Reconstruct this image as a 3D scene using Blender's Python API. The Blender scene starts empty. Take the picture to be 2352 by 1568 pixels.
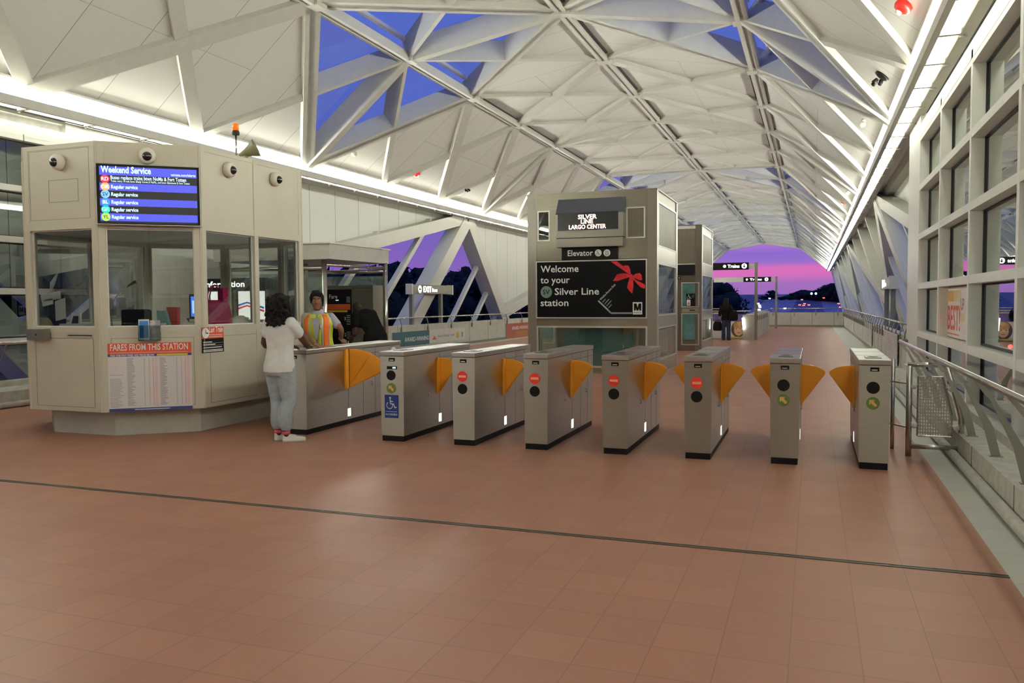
import bpy, bmesh, math, random
from math import sin, cos, pi, atan, sqrt, radians
from mathutils import Vector, Matrix, noise
random.seed(7)
SC = bpy.context.scene
COL = SC.collection
V = Vector

# ------------------------------------------------------------------ camera
FPX, CXP, CYP, EYE = 1880.0, 1176.0, 784.0, 1.56
def cam_axes(vpx=1868.0, vpy=689.0, roll=0.0065):
    dx, dy = vpx - CXP, vpy - CYP
    c, s = cos(roll), sin(roll)
    u, v = c * dx - s * dy, s * dx + c * dy
    pitch = atan(-v / FPX)
    yaw = atan(u / (FPX / cos(pitch)))
    fw = V((-sin(yaw) * cos(pitch), cos(yaw) * cos(pitch), -sin(pitch)))
    rt = V((cos(yaw), sin(yaw), 0))
    up = rt.cross(fw)
    return c * rt - s * up, -s * rt - c * up, fw
CR, CD, CF = cam_axes()
CAM = V((0, 0, EYE))
cam_data = bpy.data.cameras.new('camera')
cam_data.sensor_width = 36.0
cam_data.sensor_fit = 'HORIZONTAL'
cam_data.lens = FPX / 2352.0 * 36.0
cam_data.clip_end = 4000
cam = bpy.data.objects.new('camera', cam_data)
COL.objects.link(cam)
cam.matrix_world = Matrix(((CR.x, -CD.x, -CF.x, 0), (CR.y, -CD.y, -CF.y, 0), (CR.z, -CD.z, -CF.z, EYE), (0, 0, 0, 1)))
SC.camera = cam

def ray(px, py):
    return CF + CR * ((px - CXP) / FPX) + CD * ((py - CYP) / FPX)
def at_plane(px, py, p0, n):            # where the sight line through a point of the photo meets a plane of the place
    r = ray(px, py)
    return CAM + r * ((V(p0) - CAM).dot(V(n)) / r.dot(V(n)))
def at_y(px, py, Y): return at_plane(px, py, (0, Y, 0), (0, 1, 0))
def at_x(px, py, X): return at_plane(px, py, (X, 0, 0), (1, 0, 0))
def at_z(px, py, Z): return at_plane(px, py, (0, 0, Z), (0, 0, 1))

# ------------------------------------------------------------------ exposure, sky
SC.view_settings.view_transform = 'Standard'
SC.view_settings.look = 'None'
SC.cycles.max_bounces = 8
EXPO = -0.66
SC.view_settings.exposure = EXPO
SC.view_settings.gamma = 1.0
SC.view_settings.use_curve_mapping = False
STRIP_L = 12.5        # light strips, downward diffusers
UP_L = 108.0           # light strips, upward lamps in the cove

world = bpy.data.worlds.new('dusk_sky')
SC.world = world
world.use_nodes = True
wn, wl = world.node_tree.nodes, world.node_tree.links
wn.clear()
w_out = wn.new('ShaderNodeOutputWorld'); w_bg = wn.new('ShaderNodeBackground')
w_tc = wn.new('ShaderNodeTexCoord'); w_sep = wn.new('ShaderNodeSeparateXYZ')
wl.new(w_tc.outputs['Generated'], w_sep.inputs[0])
def wmath(op, a, b=None, clamp=False):
    n = wn.new('ShaderNodeMath'); n.operation = op; n.use_clamp = clamp
    for i, x in enumerate((a, b)):
        if x is None: continue
        if isinstance(x, (int, float)): n.inputs[i].default_value = x
        else: wl.new(x, n.inputs[i])
    return n.outputs[0]
def wramp(fac, stops):
    n = wn.new('ShaderNodeValToRGB'); cr = n.color_ramp
    while len(cr.elements) < len(stops): cr.elements.new(0.5)
    for e, (p, c) in zip(cr.elements, stops):
        e.position = p; e.color = (*c, 1)
    wl.new(fac, n.inputs[0]); return n.outputs[0]
w_map = wn.new('ShaderNodeMapping'); w_map.inputs['Scale'].default_value = (1.2, 1.2, 26)
wl.new(w_tc.outputs['Generated'], w_map.inputs[0])
w_noise = wn.new('ShaderNodeTexNoise'); w_noise.inputs['Scale'].default_value = 1.7; w_noise.inputs['Detail'].default_value = 4
wl.new(w_map.outputs[0], w_noise.inputs['Vector'])
wob = wmath('MULTIPLY', wmath('SUBTRACT', w_noise.outputs[0], 0.5), 0.014)
elev = wmath('ADD', w_sep.outputs[2], wob)
side = wramp(wmath('MULTIPLY', elev, 1.0, True), [(0.0, (.36, .18, .64)), (.05, (.31, .17, .67)), (.12, (.22, .17, .69)), (.22, (.14, .20, .77)), (.5, (.13, .22, .80)), (1.0, (.12, .21, .78))])
west = wramp(wmath('MULTIPLY', elev, 3.0, True), [(0.0, (.44, .20, .66)), (.06, (.50, .22, .70)), (.095, (.93, .22, .67)), (.115, (.95, .22, .69)), (.135, (.42, .22, .80)), (.165, (.36, .20, .83)), (.20, (.60, .25, .86)), (.26, (.70, .28, .86)), (.5, (.20, .18, .73)), (1.0, (.11, .18, .73))])
w_mix = wn.new('ShaderNodeMix'); w_mix.data_type = 'RGBA'
facing = wmath('MULTIPLY', wmath('SUBTRACT', w_sep.outputs[1], 0.945), 24.0, True)
wl.new(facing, w_mix.inputs[0]); wl.new(side, w_mix.inputs[6]); wl.new(west, w_mix.inputs[7])
wl.new(w_mix.outputs[2], w_bg.inputs[0]); w_bg.inputs[1].default_value = 1.165
wl.new(w_bg.outputs[0], w_out.inputs[0])

# ------------------------------------------------------------------ materials
MATS = {}
def mat(name, col, rough=0.5, metal=0.0, emit=0.0, var=0.06, scale=6.0, stretch=None, spec=0.35, bump=0.0, coat=0.0, aniso=0.0):
    if name in MATS: return MATS[name]
    m = bpy.data.materials.new(name); m.use_nodes = True
    nt = m.node_tree; n, l = nt.nodes, nt.links
    b = n['Principled BSDF']
    b.inputs['Roughness'].default_value = rough
    b.inputs['Metallic'].default_value = metal
    b.inputs['Specular IOR Level'].default_value = spec
    if coat: b.inputs['Coat Weight'].default_value = coat
    if aniso:          # brushed sheet: the grain runs level, so reflections smear upright
        b.inputs['Anisotropic'].default_value = aniso; b.inputs['Anisotropic Rotation'].default_value = .25
        tg = nt.nodes.new('ShaderNodeTangent'); tg.direction_type = 'RADIAL'; tg.axis = 'Z'; nt.links.new(tg.outputs[0], b.inputs['Tangent'])
    tc = n.new('ShaderNodeTexCoord'); mp = n.new('ShaderNodeMapping')
    if stretch: mp.inputs['Scale'].default_value = stretch
    l.new(tc.outputs['Object'], mp.inputs[0])
    nz = n.new('ShaderNodeTexNoise'); nz.inputs['Scale'].default_value = scale; nz.inputs['Detail'].default_value = 3
    l.new(mp.outputs[0], nz.inputs['Vector'])
    rp = n.new('ShaderNodeValToRGB')
    rp.color_ramp.elements[0].position = 0.3; rp.color_ramp.elements[1].position = 0.7
    rp.color_ramp.elements[0].color = (*[c * (1 - var) for c in col], 1)
    rp.color_ramp.elements[1].color = (*[min(1, c * (1 + var)) for c in col], 1)
    l.new(nz.outputs[0], rp.inputs[0]); l.new(rp.outputs[0], b.inputs['Base Color'])
    if emit:
        b.inputs['Emission Color'].default_value = (*col, 1)
        b.inputs['Emission Strength'].default_value = emit
    if bump:
        bp = n.new('ShaderNodeBump'); bp.inputs['Strength'].default_value = bump; bp.inputs['Distance'].default_value = 0.01
        l.new(nz.outputs[0], bp.inputs['Height']); l.new(bp.outputs[0], b.inputs['Normal'])
    MATS[name] = m
    return m
def glass(name, tint, refl=0.10, rough=0.0, haze=None, hazeamt=0.0, span=.75):
    if name in MATS: return MATS[name]
    m = bpy.data.materials.new(name); m.use_nodes = True
    nt = m.node_tree; n, l = nt.nodes, nt.links
    n.clear()
    o = n.new('ShaderNodeOutputMaterial'); tr = n.new('ShaderNodeBsdfTransparent'); gl = n.new('ShaderNodeBsdfGlossy')
    tr.inputs[0].default_value = (*tint, 1); gl.inputs['Roughness'].default_value = rough; gl.inputs[0].default_value = (.95, 1, .97, 1)
    fr = n.new('ShaderNodeLayerWeight'); fr.inputs[0].default_value = 0.35
    mr = n.new('ShaderNodeMapRange'); mr.inputs[1].default_value = 0; mr.inputs[2].default_value = 1
    mr.inputs[3].default_value = refl; mr.inputs[4].default_value = min(1, refl + span)
    l.new(fr.outputs['Fresnel'], mr.inputs[0])
    mx = n.new('ShaderNodeMixShader'); l.new(mr.outputs[0], mx.inputs[0])
    base = tr
    if hazeamt:
        df = n.new('ShaderNodeBsdfDiffuse'); df.inputs[0].default_value = (*haze, 1)
        m2 = n.new('ShaderNodeMixShader'); m2.inputs[0].default_value = hazeamt
        l.new(tr.outputs[0], m2.inputs[1]); l.new(df.outputs[0], m2.inputs[2]); base = m2
    l.new(base.outputs[0], mx.inputs[1]); l.new(gl.outputs[0], mx.inputs[2]); l.new(mx.outputs[0], o.inputs[0])
    MATS[name] = m
    return m
def grid_mat(name, base, line, size, origin, width, rough=0.4, var=0.08, offset=0.0, axes='XY', bump=0.15, spec=0.5):
    """a surface divided by straight joints: size and origin in metres in the plane 'axes'"""
    if name in MATS: return MATS[name]
    m = bpy.data.materials.new(name); m.use_nodes = True
    nt = m.node_tree; n, l = nt.nodes, nt.links
    b = n['Principled BSDF']; b.inputs['Specular IOR Level'].default_value = spec
    tc = n.new('ShaderNodeTexCoord'); sp = n.new('ShaderNodeSeparateXYZ'); l.new(tc.outputs['Object'], sp.inputs[0])
    def M(op, a, c=None, clamp=False):
        k = n.new('ShaderNodeMath'); k.operation = op; k.use_clamp = clamp
        for i, x in enumerate((a, c)):
            if x is None: continue
            if isinstance(x, (int, float)): k.inputs[i].default_value = x
            else: l.new(x, k.inputs[i])
        return k.outputs[0]
    ds, ids = [], []
    for ax, sz, og in zip(axes, size, origin):
        if not sz: continue
        u = M('DIVIDE', M('SUBTRACT', sp.outputs['XYZ'.index(ax)], og), sz)
        fr = M('FRACT', u)
        d = M('MULTIPLY', M('MINIMUM', fr, M('SUBTRACT', 1.0, fr)), sz)
        ds.append(d); ids.append(M('FLOOR', u))
    d = ds[0] if len(ds) == 1 else M('MINIMUM', ds[0], ds[1])
    lf = M('LESS_THAN', d, width / 2)
    cb = n.new('ShaderNodeCombineXYZ')
    for i, q in enumerate(ids): l.new(q, cb.inputs[i])
    wnz = n.new('ShaderNodeTexWhiteNoise'); l.new(cb.outputs[0], wnz.inputs['Vector'])
    nz = n.new('ShaderNodeTexNoise'); nz.inputs['Scale'].default_value = 2.3; nz.inputs['Detail'].default_value = 6
    l.new(tc.outputs['Object'], nz.inputs['Vector'])
    f = M('ADD', M('MULTIPLY', wnz.outputs['Value'], .5), M('MULTIPLY', nz.outputs[0], .8), True)
    c1 = n.new('ShaderNodeMix'); c1.data_type = 'RGBA'
    c1.inputs[6].default_value = (*[x * (1 - var) for x in base], 1); c1.inputs[7].default_value = (*[x * (1 + var) for x in base], 1)
    l.new(f, c1.inputs[0])
    c2 = n.new('ShaderNodeMix'); c2.data_type = 'RGBA'; c2.inputs[7].default_value = (*line, 1)
    l.new(lf, c2.inputs[0]); l.new(c1.outputs[2], c2.inputs[6]); l.new(c2.outputs[2], b.inputs['Base Color'])
    rr = M('ADD', M('MULTIPLY', nz.outputs[0], .2), rough - .1); l.new(rr, b.inputs['Roughness'])
    if bump:
        bp = n.new('ShaderNodeBump'); bp.inputs['Strength'].default_value = bump; bp.inputs['Distance'].default_value = .004
        l.new(M('SUBTRACT', 1.0, lf), bp.inputs['Height']); l.new(bp.outputs[0], b.inputs['Normal'])
    MATS[name] = m
    return m

TILE = .295
M_floor = grid_mat('terracotta_tile', (.36, .163, .105), (.27, .128, .085), (TILE, TILE), (-.083, 5.10), .006, rough=.42, var=.10)
M_floorgrey = grid_mat('grey_tile', (.47, .47, .43), (.33, .33, .30), (0, TILE * 2), (0, 5.10), .006, rough=.45, axes='XY')
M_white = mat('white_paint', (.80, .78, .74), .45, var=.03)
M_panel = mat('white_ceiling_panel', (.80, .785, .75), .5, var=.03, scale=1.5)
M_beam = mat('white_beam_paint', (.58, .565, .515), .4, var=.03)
M_frame = mat('cream_frame_paint', (.74, .73, .67), .4, var=.03)
M_conc = mat('concrete', (.50, .49, .43), .75, var=.14, scale=9, bump=.15)
M_dark = mat('dark_gap', (.035, .033, .03), .6)
M_gasket = mat('black_gasket', (.015, .017, .016), .5)
M_black = mat('black_plastic', (.010, .010, .010), .5, spec=.12)
M_steel = mat('brushed_stainless', (.40, .385, .34), .34, metal=1, var=.05, scale=3, stretch=(1, 1, 60), aniso=.85)
M_esteel = mat('elevator_steel', (.31, .29, .235), .30, metal=1, var=.08, scale=2, stretch=(1, 1, 40), aniso=.8)
M_steeld = mat('brushed_stainless_dark', (.27, .255, .21), .32, metal=1, var=.06, scale=3, stretch=(60, 60, 1))
M_tube = mat('stainless_tube', (.62, .60, .56), .25, metal=.95, var=.04)
M_lamp = mat('light_diffuser', (.97, 1, .86), .5, emit=STRIP_L, var=0)
M_uplamp = mat('cove_uplight', (.97, 1, .86), .5, emit=UP_L, var=0)
M_glass = glass('window_glass', (.80, .88, .84), .09)
M_sky_glass = glass('skylight_glass', (.90, .94, .97), .02, span=.12)
M_boothglass = glass('booth_glass', (.86, .90, .88), .07)
M_frost = glass('shelter_glass', (.86, .95, .90), .08, haze=(.78, .88, .82), hazeamt=.22)

# ------------------------------------------------------------------ mesh builder
class MB:
    def __init__(s): s.v, s.f, s.m, s.sm, s.mats = [], [], [], [], []
    def mi(s, m):
        if m not in s.mats: s.mats.append(m)
        return s.mats.index(m)
    def add(s, vs, fs, m, smooth=False):
        o = len(s.v); k = s.mi(m)
        s.v.extend(V(p) for p in vs)
        for f in fs: s.f.append([o + i for i in f]); s.m.append(k); s.sm.append(smooth)
        return s
    def hexa(s, p, m):    # p: 4 bottom corners (ccw seen from above), 4 top corners
        return s.add(p, [(3, 2, 1, 0), (4, 5, 6, 7), (0, 1, 5, 4), (1, 2, 6, 5), (2, 3, 7, 6), (3, 0, 4, 7)], m)
    def box(s, x0, x1, y0, y1, z0, z1, m):
        return s.hexa([(x0, y0, z0), (x1, y0, z0), (x1, y1, z0), (x0, y1, z0), (x0, y0, z1), (x1, y0, z1), (x1, y1, z1), (x0, y1, z1)], m)
    def rbox(s, x0, x1, y0, y1, z0, z1, m, r=.01):   # box with chamfered edges
        bm = bmesh.new(); bmesh.ops.create_cube(bm, size=1)
        for v in bm.verts: v.co = V(((x0 + x1) / 2 + v.co.x * (x1 - x0), (y0 + y1) / 2 + v.co.y * (y1 - y0), (z0 + z1) / 2 + v.co.z * (z1 - z0)))
        bmesh.ops.bevel(bm, geom=bm.edges[:], offset=r, segments=2, affect='EDGES', profile=.6)
        return s.bm(bm, m)
    def bm(s, bm, m, smooth=False):
        bm.verts.index_update()
        s.add([v.co.copy() for v in bm.verts], [[v.index for v in f.verts] for f in bm.faces], m, smooth); bm.free(); return s
    def poly(s, pts, m): return s.add(pts, [list(range(len(pts)))], m)
    def prism(s, pts, ext, m):
        n = len(pts); e = V(ext); a = [V(p) for p in pts]
        nrm = (a[1] - a[0]).cross(a[2] - a[0])
        if nrm.dot(e) > 0: a = a[::-1]
        vs = a + [p + e for p in a]
        return s.add(vs, [list(range(n)), [2 * n - 1 - i for i in range(n)]] + [((i + 1) % n, i, n + i, n + (i + 1) % n) for i in range(n)], m)
    def beam(s, p0, p1, w, h, up, m, drop=0.0):      # box along p0-p1; 'up' gives the height direction; runs from drop to drop+h along it
        p0, p1, up = V(p0), V(p1), V(up)
        d = (p1 - p0).normalized(); sd = d.cross(up).normalized(); u = sd.cross(d).normalized()
        a = [p + sd * (i * w / 2) for p, i in ((p0, -1), (p0, 1), (p1, 1), (p1, -1))]
        b = [q + u * drop for q in a]; t = [q + u * (drop + h) for q in a]
        return s.hexa(b + t, m)
    def tube(s, pts, r, m, n=12, cap=True, smooth=True):
        pts = [V(p) for p in pts]; rs = r if isinstance(r, (list, tuple)) else [r] * len(pts)
        rings = []
        d0 = (pts[1] - pts[0]).normalized(); ref = V((0, 0, 1)) if abs(d0.z) < .9 else V((1, 0, 0))
        a = d0.cross(ref).normalized()
        for i, p in enumerate(pts):
            d = (pts[min(i + 1, len(pts) - 1)] - pts[max(i - 1, 0)]).normalized()
            a = (a - d * a.dot(d)).normalized(); b = d.cross(a)
            rings.append([p + (a * cos(2 * pi * k / n) + b * sin(2 * pi * k / n)) * rs[i] for k in range(n)])
        return s.loft(rings, m, cap, smooth)
    def loft(s, rings, m, cap=True, smooth=True):
        n = len(rings[0]); vs = [p for r in rings for p in r]
        fs = [(i * n + k, i * n + (k + 1) % n, (i + 1) * n + (k + 1) % n, (i + 1) * n + k) for i in range(len(rings) - 1) for k in range(n)]
        if cap: fs += [list(range(n))[::-1], [(len(rings) - 1) * n + k for k in range(n)]]
        return s.add(vs, fs, m, smooth)
    def lathe(s, prof, c, axis, m, n=20, smooth=True):   # prof: (radius, height along axis)
        ax = V(axis).normalized(); ref = V((0, 0, 1)) if abs(ax.z) < .9 else V((1, 0, 0))
        a = ax.cross(ref).normalized(); b = ax.cross(a)
        return s.loft([[V(c) + ax * h + (a * cos(2 * pi * k / n) + b * sin(2 * pi * k / n)) * max(r, 1e-4) for k in range(n)] for r, h in prof], m, True, smooth)
    def disc(s, c, nrm, r, m, n=28, t=.003):
        return s.lathe([(r, 0), (r, t)], c, nrm, m, n, False)
    def ball(s, c, r, m, n=16, sc=(1, 1, 1)):
        k = n // 2
        return s.loft([[V(c) + V((cos(2 * pi * j / n) * sin(pi * max(.01, min(i, k - .01)) / k) * sc[0], sin(2 * pi * j / n) * sin(pi * max(.01, min(i, k - .01)) / k) * sc[1], -cos(pi * i / k) * sc[2])) * r for j in range(n)] for i in range(k + 1)], m)
    def text(s, body, o, xd, yd, h, m, align='LEFT', squeeze=1.0, bold=0.0, width=None):
        v, f, w = glyphs(body, bold)
        xd, yd = V(xd).normalized(), V(yd).normalized(); o = V(o)
        k = h / .7
        sq = squeeze if width is None else width / (w * k)
        off = {'LEFT': 0, 'CENTER': -w / 2, 'RIGHT': -w}[align]
        return s.add([o + xd * ((p[0] + off) * k * sq) + yd * (p[1] * k) for p in v], f, m)
    def build(s, name, parent=None, smooth=False, **tags):
        me = bpy.data.meshes.new(name)
        off = parent_world(parent) if parent else V((0, 0, 0))
        me.from_pydata([p - off for p in s.v], [], s.f)
        for m in s.mats: me.materials.append(m)
        me.polygons.foreach_set('material_index', s.m)
        me.polygons.foreach_set('use_smooth', [bool(smooth or q) for q in s.sm])
        me.update()
        o = bpy.data.objects.new(name, me); COL.objects.link(o)
        if parent: o.parent = parent
        for k, v in tags.items(): o[k] = v
        return o
    def thing(s, name, label, cat, group=None, **kw):     # a thing that is one mesh; its origin goes to its base
        lo = V((sum(p.x for p in s.v) / len(s.v), sum(p.y for p in s.v) / len(s.v), min(p.z for p in s.v)))
        s.v = [p - lo for p in s.v]
        o = s.build(name, None, label=label, category=cat, **kw); o.location = lo
        if group: o['group'] = group
        return o
def parent_world(o):
    p = V((0, 0, 0))
    while o: p += o.location; o = o.parent
    return p
def thing(name, label, cat, loc, group=None):
    o = bpy.data.objects.new(name, None); COL.objects.link(o)
    o.empty_display_size = .1
    o.location = loc; o['label'] = label; o['category'] = cat
    if group: o['group'] = group
    return o
def struct(o): o['kind'] = 'structure'; return o
GLY = {}
def glyphs(body, bold=0.0):
    key = (body, bold)
    if key not in GLY:
        c = bpy.data.curves.new('lettering', 'FONT'); c.body = body; c.resolution_u = 2; c.offset = bold
        o = bpy.data.objects.new('lettering', c); COL.objects.link(o)
        bpy.context.view_layer.update()
        dg = bpy.context.evaluated_depsgraph_get()
        me = bpy.data.meshes.new_from_object(o.evaluated_get(dg))
        vs = [tuple(v.co) for v in me.vertices]; fs = [list(p.vertices) for p in me.polygons]
        x0 = min(v[0] for v in vs) if vs else 0; w = (max(v[0] for v in vs) - x0) if vs else 1
        GLY[key] = ([(v[0] - x0, v[1], 0) for v in vs], fs, w)
        bpy.data.objects.remove(o); bpy.data.meshes.remove(me); bpy.data.curves.remove(c)
    return GLY[key]
class Face:
    """an upright flat face of the place: s runs along it, z up, d out of it towards the hall"""
    def __init__(s, p, t, n): s.p, s.t, s.n = V(p), V(t).normalized(), V(n).normalized()
    def P(s, a, z, d=0.0): return s.p + s.t * a + V((0, 0, z)) + s.n * d
    def of(s, px, py, d=0.0):
        q = at_plane(px, py, s.p + s.n * d, s.n); return ((q - s.p).dot(s.t), q.z)
    def rect(s, x0, y0, x1, y1, d=0.0):      # photo rectangle -> s0, s1, z0, z1
        a, b, c, e = s.of(x0, y0, d), s.of(x1, y0, d), s.of(x0, y1, d), s.of(x1, y1, d)
        return (a[0] + c[0]) / 2, (b[0] + e[0]) / 2, (c[1] + e[1]) / 2, (a[1] + b[1]) / 2
    def box(s, mb, a0, a1, z0, z1, d0, d1, m):
        P = s.P; q = [P(a0, z0, d0), P(a1, z0, d0), P(a1, z0, d1), P(a0, z0, d1), P(a0, z1, d0), P(a1, z1, d0), P(a1, z1, d1), P(a0, z1, d1)]
        c = (q[1] - q[0]).cross(q[3] - q[0])
        if c.z < 0: q = [q[i] for i in (3, 2, 1, 0, 7, 6, 5, 4)]
        return mb.hexa(q, m)
    def frame(s, mb, a0, a1, z0, z1, w, d0, d1, m):
        s.box(mb, a0, a1, z0, z0 + w, d0, d1, m); s.box(mb, a0, a1, z1 - w, z1, d0, d1, m)
        s.box(mb, a0, a0 + w, z0 + w, z1 - w, d0, d1, m); s.box(mb, a1 - w, a1, z0 + w, z1 - w, d0, d1, m)
    def text(s, mb, body, a, z, h, m, d=.004, align='LEFT', squeeze=1.0, bold=0.0, width=None):
        return mb.text(body, s.P(a, z, d), s.t, (0, 0, 1), h, m, align, squeeze, bold, width)
    def disc(s, mb, a, z, r, m, d=.0, t=.004, n=28): return mb.disc(s.P(a, z, d), s.n, r, m, n, t)
    def poly(s, mb, pts, m, d=.003): return mb.poly([s.P(a, z, d) for a, z in pts], m)
def dup(root, loc, label=None, group=None):
    r = root.copy(); COL.objects.link(r); r.location = loc
    if label: r['label'] = label
    if group: r['group'] = group
    for ch in list(root.children):
        c = ch.copy(); COL.objects.link(c); c.parent = r
        for g in list(ch.children):
            d = g.copy(); COL.objects.link(d); d.parent = c
    return r
# ------------------------------------------------------------------ the hall: floor, roof, walls
XC = -5.30
Y0, PITCH = 17.8, 3.92
JA, JB = -9, 20                      # bays from behind the viewer to the far mouth of the roof
YB, YF = Y0 + JA * PITCH, Y0 + JB * PITCH
SEC = {'eL': (XC - 6.70, 5.00), 'kL': (XC - 3.87, 7.33), 'r': (XC, 7.98), 'kR': (XC + 3.87, 7.33), 'eR': (XC + 6.70, 5.00)}
def nd(k, j): x, z = SEC[k]; return V((x, Y0 + PITCH * j, z))
def seg_n(a, b):
    d = V((SEC[b][0] - SEC[a][0], 0, SEC[b][1] - SEC[a][1])).normalized()
    return V((-d.z, 0, d.x))         # upward normal (a left of b)
FLOOR_END = 51.5
XR_TILE, XL_TILE = 1.05, XC * 2 - 1.05 - .0
mb = MB(); mb.box(XL_TILE, XR_TILE, YB, FLOOR_END, -.3, 0, M_floor); fl = struct(mb.build('floor'))
mb = MB(); mb.box(XR_TILE, 1.75, YB, FLOOR_END, -.3, 0, M_floorgrey); struct(mb.build('floor_right'))
mb = MB(); mb.box(XL_TILE - .7, XL_TILE, YB, FLOOR_END, -.3, 0, M_floorgrey); struct(mb.build('floor_left'))
mb = MB()
M_seam = mat('rubber_joint', (.05, .045, .035), .5)
mb.box(XL_TILE, XR_TILE, 5.19, 5.235, 0, .0025, M_seam); mb.box(XL_TILE, XR_TILE, 5.19, 5.196, 0, .005, M_steeld); mb.box(XL_TILE, XR_TILE, 5.229, 5.235, 0, .005, M_steeld)
struct(mb.build('trim_1'))

# roof shell ---------------------------------------------------------
SEGS = [('eL', 'kL'), ('kL', 'r'), ('r', 'kR'), ('kR', 'eR')]
PAN = .11                            # panels lie this far above the underside of the lattice
def roof_mat():
    m = grid_mat('roof_panel_seams', (.69, .675, .635), (.30, .29, .27), (PITCH / 3, 0), (Y0, 0), .014, rough=.5, var=.02, axes='YX', bump=0)
    return m
M_roof = roof_mat()
panels = MB(); skyg = MB(); skyf = MB(); upper = MB()
def lift(p, n, h): return p + n * h
for a, b in SEGS:
    n = seg_n(a, b)
    kn, ot = (b, a) if b.startswith('k') else (a, b)   # knee side and the other side
    for j in range(JA, JB):
        A, B, C, D = nd(a, j), nd(b, j), nd(b, j + 1), nd(a, j + 1)
        js = None
        if j % 6 == 0: js = (j, j + 1)
        if j % 6 == 5: js = (j + 1, j)
        if js and abs(js[0]) < 13:
            tri = [nd(kn, js[0]), nd(ot, js[0]), nd(kn, js[1])]       # open to the sky
            rest = [nd(ot, js[0]), nd(ot, js[1]), nd(kn, js[1])]
            panels.poly([lift(p, n, PAN) for p in rest], M_roof)
            h = .52
            up = [lift(p, n, h) for p in tri]
            cen = (up[0] + up[1] + up[2]) / 3
            skyg.poly([p + (p - cen) * .02 for p in up], M_sky_glass)
            for i in range(3):
                p, q = tri[i], tri[(i + 1) % 3]
                if i != 0 or js[1] > js[0]:
                    e = (cen - (p + q) / 2 - n * 0); e = (e - n * e.dot(n)).normalized()
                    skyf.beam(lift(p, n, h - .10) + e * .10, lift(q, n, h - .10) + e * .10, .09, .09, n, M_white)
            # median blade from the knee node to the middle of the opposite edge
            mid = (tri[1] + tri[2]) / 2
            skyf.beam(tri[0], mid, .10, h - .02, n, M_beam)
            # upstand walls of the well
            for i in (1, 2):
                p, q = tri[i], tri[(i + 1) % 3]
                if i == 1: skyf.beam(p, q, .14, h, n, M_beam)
        else:
            panels.poly([lift(p, n, PAN) for p in (A, B, C, D)], M_roof)
        # a mid seam along the hall
        if not js:
            pm, qm = (A + B) / 2, (D + C) / 2
            panels.beam(lift(pm, n, PAN - .004), lift(qm, n, PAN - .004), .012, .003, n, M_conc)
for p in panels.f: p.reverse()
struct(panels.build('ceiling'))
g = skyg.build('skylight_glass'); struct(g)
struct(skyf.build('skylight_frames'))
# weather deck over everything so no daylight leaks at the panel edges
lat = MB()
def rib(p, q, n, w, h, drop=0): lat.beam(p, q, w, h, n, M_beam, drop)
for a, b in SEGS:
    n = seg_n(a, b)
    kn, ot = (b, a) if b.startswith('k') else (a, b)
    for j in range(JA, JB):
        r = j % 6
        # main diagonal and the thinner crossing one
        if ot == 'r':
            m1 = ('r', j, kn, j + 1) if r < 3 else ('r', j + 1, kn, j)
            m2 = (kn, j, 'r', j + 1) if r < 3 else (kn, j + 1, 'r', j)
        else:
            if r == 0: m1, m2 = (ot, j, kn, j + 1), (kn, j, ot, j + 1)
            elif r < 3: m1, m2 = (kn, j, ot, j + 1), (ot, j, kn, j + 1)
            elif r < 5: m1, m2 = (kn, j + 1, ot, j), (ot, j + 1, kn, j)
            else: m1, m2 = (ot, j + 1, kn, j), (kn, j + 1, ot, j)
        p, q = nd(m1[0], m1[1]), nd(m1[2], m1[3])
        rib(p, q, n, .36, .20 + (.30 if r in (0, 5) else 0))
        p, q = nd(m2[0], m2[1]), nd(m2[2], m2[3])
        if r in (0, 5):
            mid = (p + q) / 2
            if m2[0] == kn: rib(mid, q, n, .18, .16, .02)
            else: rib(p, mid, n, .18, .16, .02)
        else:
            rib(p, q, n, .26 if ot != 'r' else .12, .12, .02)
struct(lat.build('beam_lattice'))
lat = MB()
for k, w in (('kL', .17), ('r', .17), ('kR', .17)):
    p, q = nd(k, JA), nd(k, JB)
    for sgn in (-1, 1):
        lat.box(p.x + sgn * .085 - .045, p.x + sgn * .085 + .045, YB, YF, p.z - .05, p.z + .16, M_beam)
        for j in range(JA, JB):
            if k != 'r' and j % 6 in (0, 5): continue
            lat.box(p.x + sgn * .17 - .03, p.x + sgn * .17 + .03, Y0 + j * PITCH + .5, Y0 + (j + 1) * PITCH - .5, p.z + .085 - (.05 if k == 'r' else 0), p.z + .10, M_dark)
    lat.box(p.x - .05, p.x + .05, YB, YF, p.z + .02, p.z + .06, M_beam)
    for j in range(JA, JB + 1): lat.box(p.x - .2, p.x + .2, Y0 + j * PITCH - .17, Y0 + j * PITCH + .17, p.z - .055, p.z + .08, M_beam)
struct(lat.build('beam_purlins'))
for j in range(-6, JB + 1, 3):
    arch = MB()
    for a, b in SEGS:
        n = seg_n(a, b); p, q = nd(a, j), nd(b, j)
        deep = .50 if j % 6 == 0 else .30
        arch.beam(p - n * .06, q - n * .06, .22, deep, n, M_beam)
    struct(arch.build('beam_arch'))
end = MB()
for j, s_ in ((JB, 1),):
    for a, b in SEGS:
        n = seg_n(a, b); end.beam(nd(a, j) - n * .1, nd(b, j) - n * .1, .3, .5, n, M_beam)
struct(end.build('beam_edge'))

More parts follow.
